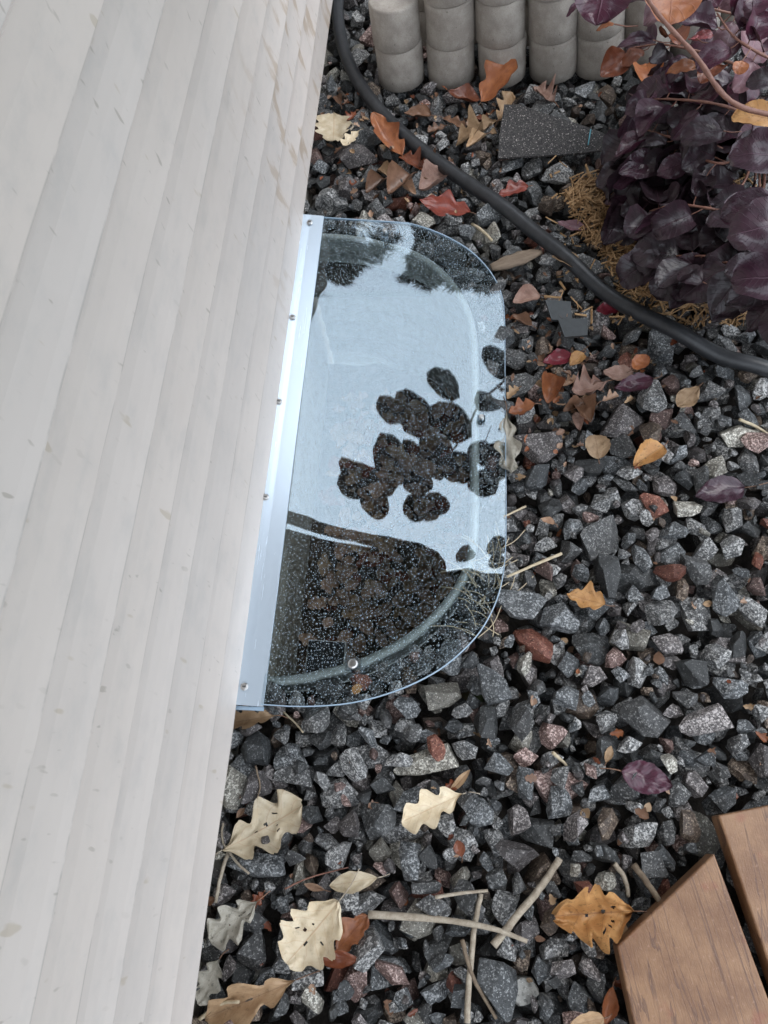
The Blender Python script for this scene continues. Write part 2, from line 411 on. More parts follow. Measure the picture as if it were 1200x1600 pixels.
# rim of the well
RIM_PX = [(415, 1068), (460, 1062), (505, 1053), (555, 1040), (605, 1018), (650, 990), (690, 953), (718, 915), (735, 875), (741, 820), (742, 700),
          (742, 600), (738, 520), (722, 470), (690, 428), (650, 400), (600, 384), (550, 374), (497, 368)]
ZR = -0.019
RIM = [at(u, v, ZR) for u, v in RIM_PX]
RIM[0].x = -.02; RIM[-1].x = -.02
RIMS = smooth_path(RIM, 5)
def inside_poly(x, y, poly):
    c = False; n = len(poly); j = n - 1
    for i in range(n):
        if (poly[i].y > y) != (poly[j].y > y) and x < (poly[j].x - poly[i].x) * (y - poly[i].y) / (poly[j].y - poly[i].y) + poly[i].x: c = not c
        j = i
    return c

# ------------------------------------------------------------------ gravel: stones dropped one by one onto a height field
def rock_variant(seed, rounded):
    rd = random.Random(seed); bm = bmesh.new()
    bmesh.ops.create_cube(bm, size=2.0)
    for v in bm.verts: v.co *= 1.15
    for i in range(rd.randint(9, 14)):
        n = Vector((rd.gauss(0, 1), rd.gauss(0, 1), rd.gauss(0, 1))).normalized()
        d = rd.uniform(.66, .95)
        geom = list(bm.verts) + list(bm.edges) + list(bm.faces)
        res = bmesh.ops.bisect_plane(bm, geom=geom, dist=1e-4, plane_co=n * d, plane_no=n, clear_outer=True)
        ed = [e for e in res['geom_cut'] if isinstance(e, bmesh.types.BMEdge)]
        if ed: bmesh.ops.edgeloop_fill(bm, edges=ed)
    bmesh.ops.remove_doubles(bm, verts=bm.verts, dist=.06)
    bmesh.ops.dissolve_limit(bm, angle_limit=R(6), verts=bm.verts, edges=bm.edges)
    bmesh.ops.bevel(bm, geom=list(bm.edges), offset=.17 if rounded else .095, segments=2, profile=.6, affect='EDGES', clamp_overlap=True)
    bmesh.ops.triangulate(bm, faces=bm.faces)
    for v in bm.verts:
        v.co += v.normal * (.07 * noise.noise(v.co * 2.2 + Vector((seed, 0, 0))) + .035 * noise.noise(v.co * 5.5 + Vector((0, seed, 0))))
    V = np.array([v.co[:] for v in bm.verts]); T = np.array([[v.index for v in f.verts] for f in bm.faces], int) if False else None
    bm.verts.index_update(); T = np.array([[v.index for v in f.verts] for f in bm.faces], int)
    bm.free()
    V -= (V.max(0) + V.min(0)) / 2; V /= (V.max(0) - V.min(0)).max() / 2
    # surface samples for the height field
    a, b, c = V[T[:, 0]], V[T[:, 1]], V[T[:, 2]]
    ar = np.linalg.norm(np.cross(b - a, c - a), axis=1); pr = np.random.default_rng(seed)
    ii = pr.choice(len(T), 700, p=ar / ar.sum()); w = pr.random((700, 2)); fl = w.sum(1) > 1; w[fl] = 1 - w[fl]
    S = a[ii] + (b - a)[ii] * w[:, :1] + (c - a)[ii] * w[:, 1:]
    return V, T, S
VAR = [rock_variant(100 + i, i % 3 == 0) for i in range(40)]
CELL = .0045; GX0, GX1, GY0, GY1 = -.06, 1.55, -.75, 2.75
NX, NY = int((GX1 - GX0) / CELL), int((GY1 - GY0) / CELL)
BASE = -.085
HM = np.full((NX, NY), BASE); ID = np.full((NX, NY), -1)
cx = GX0 + (np.arange(NX) + .5) * CELL; cy = GY0 + (np.arange(NY) + .5) * CELL
WALL_BLOCK = 5.0
HM[cx < -.045, :] = WALL_BLOCK
# the well mouth is closed to stones, and so is the ground under boards and blocks
rim_out = [Vector((p.x, p.y)) for p in RIMS]
for i in range(NX):
    if cx[i] > .42: break
    for j in range(int((.15 - GY0) / CELL), int((1.25 - GY0) / CELL)):
        if inside_poly(cx[i] - .008, cy[j], RIMS): HM[i, j] = WALL_BLOCK
rocks = []           # (variant, 3x3 matrix, x, y, z, class)
def orient(scale, rd):
    ang = rd.uniform(0, 2 * math.pi)
    # mostly lying on a broad side
    M = Matrix.Rotation(ang, 3, 'Z') @ Matrix.Rotation(rd.gauss(0, .5), 3, 'X') @ Matrix.Rotation(rd.gauss(0, .4), 3, 'Y') @ Matrix.Diagonal(scale)
    return np.array(M @ Matrix.Rotation(rd.uniform(0, 6.28), 3, 'Z') if False else M)
def foot(vi, M):
    P = VAR[vi][2] @ M.T
    ix = np.floor(P[:, 0] / CELL).astype(int); iy = np.floor(P[:, 1] / CELL).astype(int)
    mx_, my_ = ix.min(), iy.min(); w, h = ix.max() - mx_ + 1, iy.max() - my_ + 1
    bot = np.full((w, h), np.inf); top = np.full((w, h), -np.inf)
    np.minimum.at(bot, (ix - mx_, iy - my_), P[:, 2]); np.maximum.at(top, (ix - mx_, iy - my_), P[:, 2])
    return mx_, my_, bot, top
def rest(fp, x, y):
    mx_, my_, bot, top = fp
    i0 = int(round((x - GX0) / CELL)) + mx_; j0 = int(round((y - GY0) / CELL)) + my_
    i1, j1 = i0 + bot.shape[0], j0 + bot.shape[1]
    if i0 < 0 or j0 < 0 or i1 > NX or j1 > NY: return None
    dlt = HM[i0:i1, j0:j1] - bot
    return dlt.max(), i0, j0
def put(fp, vi, M, x, y, z, i0, j0, cls):
    _, _, bot, top = fp; sl = HM[i0:i0 + top.shape[0], j0:j0 + top.shape[1]]; sid = ID[i0:i0 + top.shape[0], j0:j0 + top.shape[1]]
    m = (z + top) > sl; sl[m] = (z + top)[m]; sid[m] = len(rocks)
    rocks.append((vi, M, GX0 + (i0 - fp[0]) * CELL, GY0 + (j0 - fp[1]) * CELL, z, cls))
def fill(n, zlim, smin, smax, tries, seed, sink=.0025):
    rd = random.Random(seed); fails = 0
    for _ in range(n):
        L = math.exp(rd.gauss(math.log((smin * smax) ** .5), .27)); L = min(max(L, smin * .8), smax * 1.25) / 2
        sc = (L, L * rd.uniform(.62, .95), L * rd.uniform(.45, .75))
        vi = rd.randrange(len(VAR)); M = orient(sc, rd); fp = foot(vi, M); best = None
        for _t in range(tries):
            x = rd.uniform(GX0 + .03, GX1 - .03); y = rd.uniform(GY0 + .03, GY1 - .03)
            r = rest(fp, x, y)
            if r and (best is None or r[0] < best[0]): best = r
        if best is None or best[0] + fp[3].max() > zlim: fails += 1; continue
        put(fp, vi, M, 0, 0, best[0] - sink, best[1], best[2], int(rng.choice(len(ROCK), p=ROCK_P)))
fill(3800, -.012, .030, .055, 8, 1)
# boards, laid straight on the bed: keep their footprint free
BZ = .030
BOARD_A = [at(u, v, BZ) for u, v in ((964, 1478), (1116, 1333), (1290, 1800), (1040, 1830))]
BOARD_B = [at(u, v, BZ) for u, v in ((1123, 1274), (1330, 1232), (1480, 1740), (1298, 1790))]
for i in range(NX):
    if cx[i] < .4: continue
    for j in range(NY):
        if cy[j] > .3: break
        if inside_poly(cx[i], cy[j], BOARD_A) or inside_poly(cx[i], cy[j], BOARD_B): HM[i, j] = WALL_BLOCK
BLK_PX = [(628, 112), (707, 108), (785, 105), (864, 99), (937, 92), (1010, 78), (1085, 60), (1160, 40)]
BLK = [at(u, v, -.01) for u, v in BLK_PX]
for b in BLK:
    m = ((cx[:, None] - b.x) ** 2 + (cy[None, :] - b.y) ** 2) < .066 ** 2; HM[m] = WALL_BLOCK
# stones one can recognise in the photograph: (u, v, length px, width px, long-axis angle in image, class)
KEY = [(382, 1178, 62, 50, 80, 1), (438, 1170, 50, 46, 20, 1), (370, 1238, 62, 48, 60, 5), (570, 1168, 80, 50, 10, 0), (670, 1188, 118, 46, 12, 5),
       (548, 1120, 44, 36, -30, 5), (470, 1295, 48, 46, 30, 3), (385, 1340, 92, 46, 5, 1), (650, 1388, 68, 46, 10, 7), (585, 1395, 46, 42, -30, 4),
       (527, 1518, 62, 44, 0, 7), (595, 1540, 66, 44, -20, 3), (605, 1585, 44, 36, -10, 4), (805, 1540, 62, 48, 15, 8), (845, 1012, 66, 50, -15, 7),
       (1018, 788, 40, 30, -60, 7), (1003, 1002, 50, 66, 70, 5), (1080, 940, 56, 58, 0, 0), (930, 1102, 60, 52, -20, 4), (1110, 1118, 90, 50, 8, 6),
       (890, 1215, 98, 52, 0, 3), (783, 1178, 72, 36, 0, 4), (1150, 670, 58, 42, 20, 5), (985, 660, 70, 52, -10, 6), (835, 700, 78, 56, 20, 6),
       (1180, 625, 30, 30, 0, 4), (1000, 1105, 80, 50, -40, 0), (1060, 830, 44, 40, 0, 0), (955, 845, 62, 54, 20, 0), (1045, 650, 44, 40, 10, 3),
       (640, 1300, 72, 50, 20, 0), (560, 1500, 50, 40, 20, 0), (760, 1265, 52, 60, 60, 1), (375, 1500, 66, 56, 30, 0), (400, 1455, 62, 44, 10, 0),
       (700, 1500, 56, 40, 30, 2), (1185, 1190, 34, 62, 80, 4), (950, 1290, 46, 40, 20, 6), (1130, 1020, 56, 40, 0, 6), (1035, 760, 40, 36, 10, 6),
       (1140, 905, 46, 36, -10, 6), (945, 700, 30, 30, 0, 4), (630, 1440, 70, 36, 5, 6), (470, 1200, 60, 28, -10, 0), (520, 1235, 60, 46, 10, 0),
       (850, 1290, 80, 50, -20, 2), (1120, 640, 40, 36, 0, 0), (870, 970, 50, 60, 70, 1), (925, 990, 50, 60, 80, 2), (1000, 880, 70, 50, 10, 2),
       (720, 1060, 60, 44, 20, 6), (680, 1070, 60, 40, 10, 5), (620, 1090, 50, 40, 10, 3), (630, 255, 40, 30, 10, 0), (610, 385, 0, 0, 0, 0),
       (545, 245, 64, 40, -20, 6), (575, 265, 50, 30, 0, 0), (690, 345, 46, 30, 10, 0), (520, 300, 50, 32, 10, 0), (800, 500, 50, 34, 0, 0)]
rdk = random.Random(5)
for (u, v, L, W, a, cls) in KEY:
    if L == 0: continue
    p = at(u, v, -.005); q = at(u + L * .5 * math.cos(R(a)), v - L * .5 * math.sin(R(a)), -.005) - p
    w = at(u + W * .5 * math.sin(R(a)), v + W * .5 * math.cos(R(a)), -.005) - p
    Ls, Ws = q.length, w.length; Zs = min(Ls, Ws) * rdk.uniform(.65, .85)
    ang = math.atan2(q.y, q.x); vi = rdk.randrange(len(VAR))
    M = np.array(Matrix.Rotation(ang, 3, 'Z') @ Matrix.Rotation(rdk.gauss(0, .15), 3, 'X') @ Matrix.Diagonal((Ls * 1.05, Ws * 1.05, Zs)))
    fp = foot(vi, M); best = None
    for dx in (0, -.006, .006, -.012, .012):
        for dy in (0, -.006, .006, .012, -.012):
            r = rest(fp, p.x + dx, p.y + dy)
            if r and r[0] < 1 and (best is None or r[0] < best[0]): best = r
    if best: put(fp, vi, M, 0, 0, best[0] - .006, best[1], best[2], cls)
fill(3600, .020, .026, .062, 12, 2)
fill(2600, .006, .013, .026, 14, 3)
HM[HM > 1] = -.005
def ground_h(x, y):
    i = int((x - GX0) / CELL); j = int((y - GY0) / CELL)
    if 0 <= i < NX and 0 <= j < NY: return HM[i, j]
    return -.01

bed = empty('gravel_bed', (0, 0, 0)); tag(bed, kind='structure')
cnt = np.bincount(ID[ID >= 0].ravel(), minlength=len(rocks)).astype(float)
P = np.array([(r[2], r[3], r[4]) for r in rocks]); uu, vv, dd = px_arr(P)
inframe = (uu > 5) & (uu < 1195) & (vv > 5) & (vv < 1595)
# behind the siding edge, under the bush or the boards counts as out of sight
hid = (uu < 525 - .147 * vv + 8) | ((uu > 960) & (vv < 470)) | ((uu > 1125) & (vv > 1290))
score = cnt / dd ** 2 * inframe * ~hid
single = set(np.argsort(-score)[:300].tolist())
vm = []
for i, (V, T, S) in enumerate(VAR):
    me = bpy.data.meshes.new('stone'); me.from_pydata(V.tolist(), [], T.tolist()); me.materials.append(ROCK[0]); me.update(); vm.append(me)
BV, BT, BI, off = [], [], [], 0
for k_, (vi, M, x, y, z, cls) in enumerate(rocks):
    if k_ in single:
        o = bpy.data.objects.new('stone', vm[vi]); COL.objects.link(o); o.parent = bed
        m4 = Matrix(M.tolist()).to_4x4(); m4.translation = (x, y, z); o.matrix_world = m4
        o.material_slots[0].link = 'OBJECT'; o.material_slots[0].material = ROCK[cls]
        continue
    if cnt[k_] < 3 and z < -.03: continue
    V, T, _ = VAR[vi]
    BV.append(V @ M.T + (x, y, z)); BT.append(T + off); BI.append(np.full(len(T), cls)); off += len(V)
tag(np_mesh('loose_gravel', np.vstack(BV), np.vstack(BT), ROCK, np.concatenate(BI), bed), kind='stuff')
sb = mesh_obj('soil_layer', [(x, y, -.10) for y in (GY0 - .3, hy0, hy1, GY1 + .3) for x in (-.4, -.03, .415, GX1 + .5)],
              [(j * 4 + i, j * 4 + i + 1, (j + 1) * 4 + i + 1, (j + 1) * 4 + i) for j in range(3) for i in range(3) if not (i == 1 and j == 1)],
              M_SOIL, bed, smooth=False)
RV, RF = [], []
for i, p in enumerate(RIMS):
    a = RIMS[max(i - 1, 0)]; b = RIMS[min(i + 1, len(RIMS) - 1)]; t = (b - a).normalized(); nn = Vector((t.y, -t.x, 0))
    if nn.dot(Vector((p.x, p.y - .7, 0))) < 0: nn = -nn
    RV += [(p.x + nn.x * .007, p.y + nn.y * .007, -.092), (p.x + nn.x * .12, p.y + nn.y * .12, -.092)]
    if i: RF.append((2 * i - 2, 2 * i - 1, 2 * i + 1, 2 * i))
mesh_obj('soil_collar', RV, RF, M_SOIL, bed, smooth=False)
print('rocks', len(rocks), 'tris', sum(len(t) for t in BT))

# ------------------------------------------------------------------ the house wall
house = empty('house_wall', (0, 1, 0)); tag(house, 'cream vinyl siding wall of the house, splashed with mud', 'wall')
def hchild(o): o.parent = house; o.matrix_parent_inverse = Matrix.Translation((0, -1, 0)); return o
COURSE = .098; ZB = .055
for c in range(32):
    z0, z1 = ZB + COURSE * c, ZB + COURSE * (c + 1) - .0008
    N = 120; V, Fc = [], []; lean = .0135 if c % 2 else .0095
    prof = [(-.007, z0), (-.0006, z0), (.0, z0 + .0006), (-lean * .30, z0 + COURSE * .18), (-lean * .56, z0 + COURSE * .37), (-lean * .78, z0 + COURSE * .57), (-lean * .90, z0 + COURSE * .80), (-lean * .95, z0 + COURSE * .90), (-lean - .012, z1), (-.030, z1), (-.028, z0 + .002)]
    for j in range(N + 1):
        y = -1.3 + 5.8 * j / N
        dx = .0016 * noise.noise(Vector((y * 3.1, c * 7.3, 0))) + .0007 * noise.noise(Vector((y * 13, c * 3.3, 5)))
        dz = .0014 * noise.noise(Vector((y * 4, c * 5.1, 9))) + .0008 * noise.noise(Vector((y * 17, c * 2.1, 3)))
        for i, (px_, pz_) in enumerate(prof):
            V.append((px_ + (dx if i < 7 else 0), y, pz_ + (dz if i < 4 else 0)))
    n = len(prof)
    for j in range(N):
        for i in range(n):
            a, b = j * n + i, j * n + (i + 1) % n
            Fc.append((a, b, b + n, a + n))
    Fc.append(tuple(range(n))); Fc.append(tuple(range(len(V) - 1, len(V) - n - 1, -1)))
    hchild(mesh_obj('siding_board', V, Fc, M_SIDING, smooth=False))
hchild(mesh_obj('foundation', *box_data((-.23, 1.6, -.32), (.40, 5.8, .748)), M_FOUND, smooth=False))
hchild(mesh_obj('starter_strip', *box_data((-.017, 1.6, .0595), (.010, 5.78, .009)), M_FOUND, smooth=False))
# added unseen overhang further up, whose edge shows in the cover
def prism(name, poly, z0, z1, mat, parent=None):
    n = len(poly); V = [Vector((p[0], p[1], z0)) for p in poly] + [Vector((p[0], p[1], z1)) for p in poly]
    Fc = [tuple(range(n - 1, -1, -1)), tuple(range(n, 2 * n))] + [(i, (i + 1) % n, n + (i + 1) % n, n + i) for i in range(n)]
    return mesh_obj(name, V, Fc, mat, parent, smooth=False)

# ------------------------------------------------------------------ window well
well = empty('window_well', (.2, .7, -.3)); tag(well, 'grey steel window well under the clear cover, dead leaves at its bottom', 'window well')
def wchild(o): o.parent = well; o.matrix_parent_inverse = Matrix.Translation((-.2, -.7, .3)); return o
cxm, cym = .0, (RIMS[0].y + RIMS[-1].y) / 2
V, Fc, lv = [], [], []
zz = [ZR - .004]; k_ = 0
while zz[-1] > -.60: zz.append(zz[-1] - .011)
for iz, z in enumerate(zz):
    off_ = .006 * math.cos(2 * math.pi * (z - ZR) / .066)
    for i, p in enumerate(RIMS):
        a = RIMS[max(i - 1, 0)]; b = RIMS[min(i + 1, len(RIMS) - 1)]; t = (b - a).normalized(); nn = Vector((t.y, -t.x, 0))
        V.append((p.x + nn.x * off_ if 0 < i < len(RIMS) - 1 else p.x, p.y + nn.y * off_, z))
n = len(RIMS)
for j in range(len(zz) - 1):
    for i in range(n - 1): Fc.append((j * n + i, j * n + i + 1, (j + 1) * n + i + 1, (j + 1) * n + i))
wchild(mesh_obj('corrugated_shell', V, Fc, M_RIM))
wchild(mesh_obj('rolled_rim', *tube_data([Vector((p.x, p.y, ZR)) for p in RIMS], .0085, 12), M_RIM))
V = []
for j in range(25):
    for i in range(15):
        x, y = -.03 + .46 * i / 14, .18 + 1.05 * j / 24
        V.append((x, y, -.50 + .02 * noise.noise(Vector((x * 14, y * 14, 0)))))
wchild(mesh_obj('well_floor', V, [(j * 15 + i, j * 15 + i + 1, (j + 1) * 15 + i + 1, (j + 1) * 15 + i) for j in range(24) for i in range(14)], M_WELLSOIL))

# ------------------------------------------------------------------ leaves
def width_fn(kind, t):
    t = min(max(t, 0.), 1.)
    if kind == 'oak':
        env = max(0, math.sin(math.pi * t ** 1.15)) ** .62
        lob = 1 - .62 * (.5 - .5 * math.cos(2 * math.pi * (t * 3.3 + .30 + .10 * math.sin(5 * t)))) ** 1.5 * (1 - .35 * t)
        return env * lob
    if kind == 'oakbroad':
        env = max(0, math.sin(math.pi * t ** .95)) ** .55
        lob = 1 - .30 * (.5 - .5 * math.cos(2 * math.pi * (t * 4.2 + .2))) ** 1.6
        return env * lob
    if kind == 'pointed':
        env = math.sin(math.pi * t ** .85) ** .8
        return env * (.58 + .42 * abs(math.sin(math.pi * (t * 2.6 + .2))) ** 1.5)
    if kind == 'round':
        return math.sin(math.pi * t ** .9) ** .52
    if kind == 'ovate':
        return math.sin(math.pi * t ** .72) ** .75
    if kind == 'narrow':
        return math.sin(math.pi * t) ** .8
def leaf_data(L, W, kind, seed, cross=.15, along=.1, wrinkle=.03, nt=26, ns=6, holes=False, fold=0., ragged=.05, forward=.12):
    """local: base at the origin, midrib along +y; cross = cupping, along = bend of the midrib, fold = V fold"""
    if holes: nt, ns = 48, 14
    rd = random.Random(seed); V, Fc, U = [], [], []; ph = rd.uniform(0, 50)
    ys, zs, ang = 0, 0, -along * 1.2
    pts = []
    for j in range(nt + 1):
        pts.append((ys, zs, ang)); ys += math.cos(ang) * L / nt; zs += math.sin(ang) * L / nt; ang += along * 2.4 / nt * (1 + .5 * math.sin(j * .5 + ph))
    for j in range(nt + 1):
        t = j / nt
        for i in range(-ns, ns + 1):
            s = i / ns; w = width_fn(kind, t) * W / 2 * (1 + ragged * noise.noise(Vector((t * 9, (1 if s > 0 else -1) * 4, ph))) * 2 + ragged * noise.noise(Vector((t * 31, (1 if s > 0 else -1) * 7, ph))))
            if kind in ('oak', 'oakbroad', 'pointed'): w = width_fn(kind, t + (.03 * math.sin(ph) if s > 0 else -.03)) * W / 2 * (1 + ragged * noise.noise(Vector((t * 24, (1 if s > 0 else -1) * 7, ph))) * 1.6); w *= 1 + .12 * math.sin(ph + (5 if s > 0 else 0) + t * 5)
            x = s * w; a = abs(s) * w
            fwd = forward * a
            z = cross * a * a / (W * .5) + fold * a + wrinkle * L * noise.noise(Vector((s * 2.3, t * 5.5, ph))) * (.4 + abs(s))
            yy, zz_, an = pts[j]
            V.append(Vector((x, yy + fwd * math.cos(an) - z * math.sin(an), zz_ + z * math.cos(an) + fwd * math.sin(an))))
            U.append((s * .5 + .5, t))
    m = 2 * ns + 1; hs = []
    if holes: hs = [(rd.uniform(-.7, .7), rd.uniform(.2, .8), rd.uniform(.025, .055)) for _ in range(5)]
    for j in range(nt):
        for i in range(m - 1):
            s, t = (i + .5 - ns) / ns, (j + .5) / nt
            if any(((s - h[0]) * .5) ** 2 + (t - h[1]) ** 2 < h[2] ** 2 * .35 for h in hs): continue
            q = (j * m + i, j * m + i + 1, (j + 1) * m + i + 1, (j + 1) * m + i); Fc.append(q)
    return V, Fc, U
def make_leaf(name, base, tip, wr, kind, mat, seed, lift=.0, tilt=0., roll=0., pet=.25, **kw):
    kw['cross'] = kw.get('cross', .15) * 1.45; kw['wrinkle'] = kw.get('wrinkle', .03) * 1.5 + .01; kw.setdefault('along', random.Random(seed).uniform(-.15, .45))
    d = tip - base; L = d.length; yaw = math.atan2(d.y, d.x) - math.pi / 2
    V, Fc, U = leaf_data(L, L * wr, kind, seed, **kw)
    Mx = Matrix.Rotation(yaw, 3, 'Z') @ Matrix.Rotation(tilt, 3, 'X') @ Matrix.Rotation(roll, 3, 'Y')
    W_ = [Mx @ v for v in V]
    gap = sorted(ground_h(base.x + v.x, base.y + v.y) - v.z for v in W_[::3])
    z = gap[min(len(gap) - 1, int(len(gap) * .975))] + .0015 + lift
    o = mesh_obj(name, V, Fc, LM[mat], uvs=U)
    o.location = (base.x, base.y, z); o.rotation_euler = Mx.to_euler()
    if pet:
        pl = L * pet; rd = random.Random(seed + 5); b = rd.uniform(-.4, .4)
        c0 = (V[0] + V[0]) / 2; c0 = min(V, key=lambda q: q.length)
        pts = [c0, c0 + Vector((b * pl * .2, -pl * .5, -.002)), c0 + Vector((b * pl, -pl, -.006))]
        c = mesh_obj('petiole', *tube_data(smooth_path(pts, 3), [.0011, .001, .001, .0009, .0009, .0008, .0011], 5), LM['brown'] if mat not in ('cream',) else M_TWIG, o)
    return o
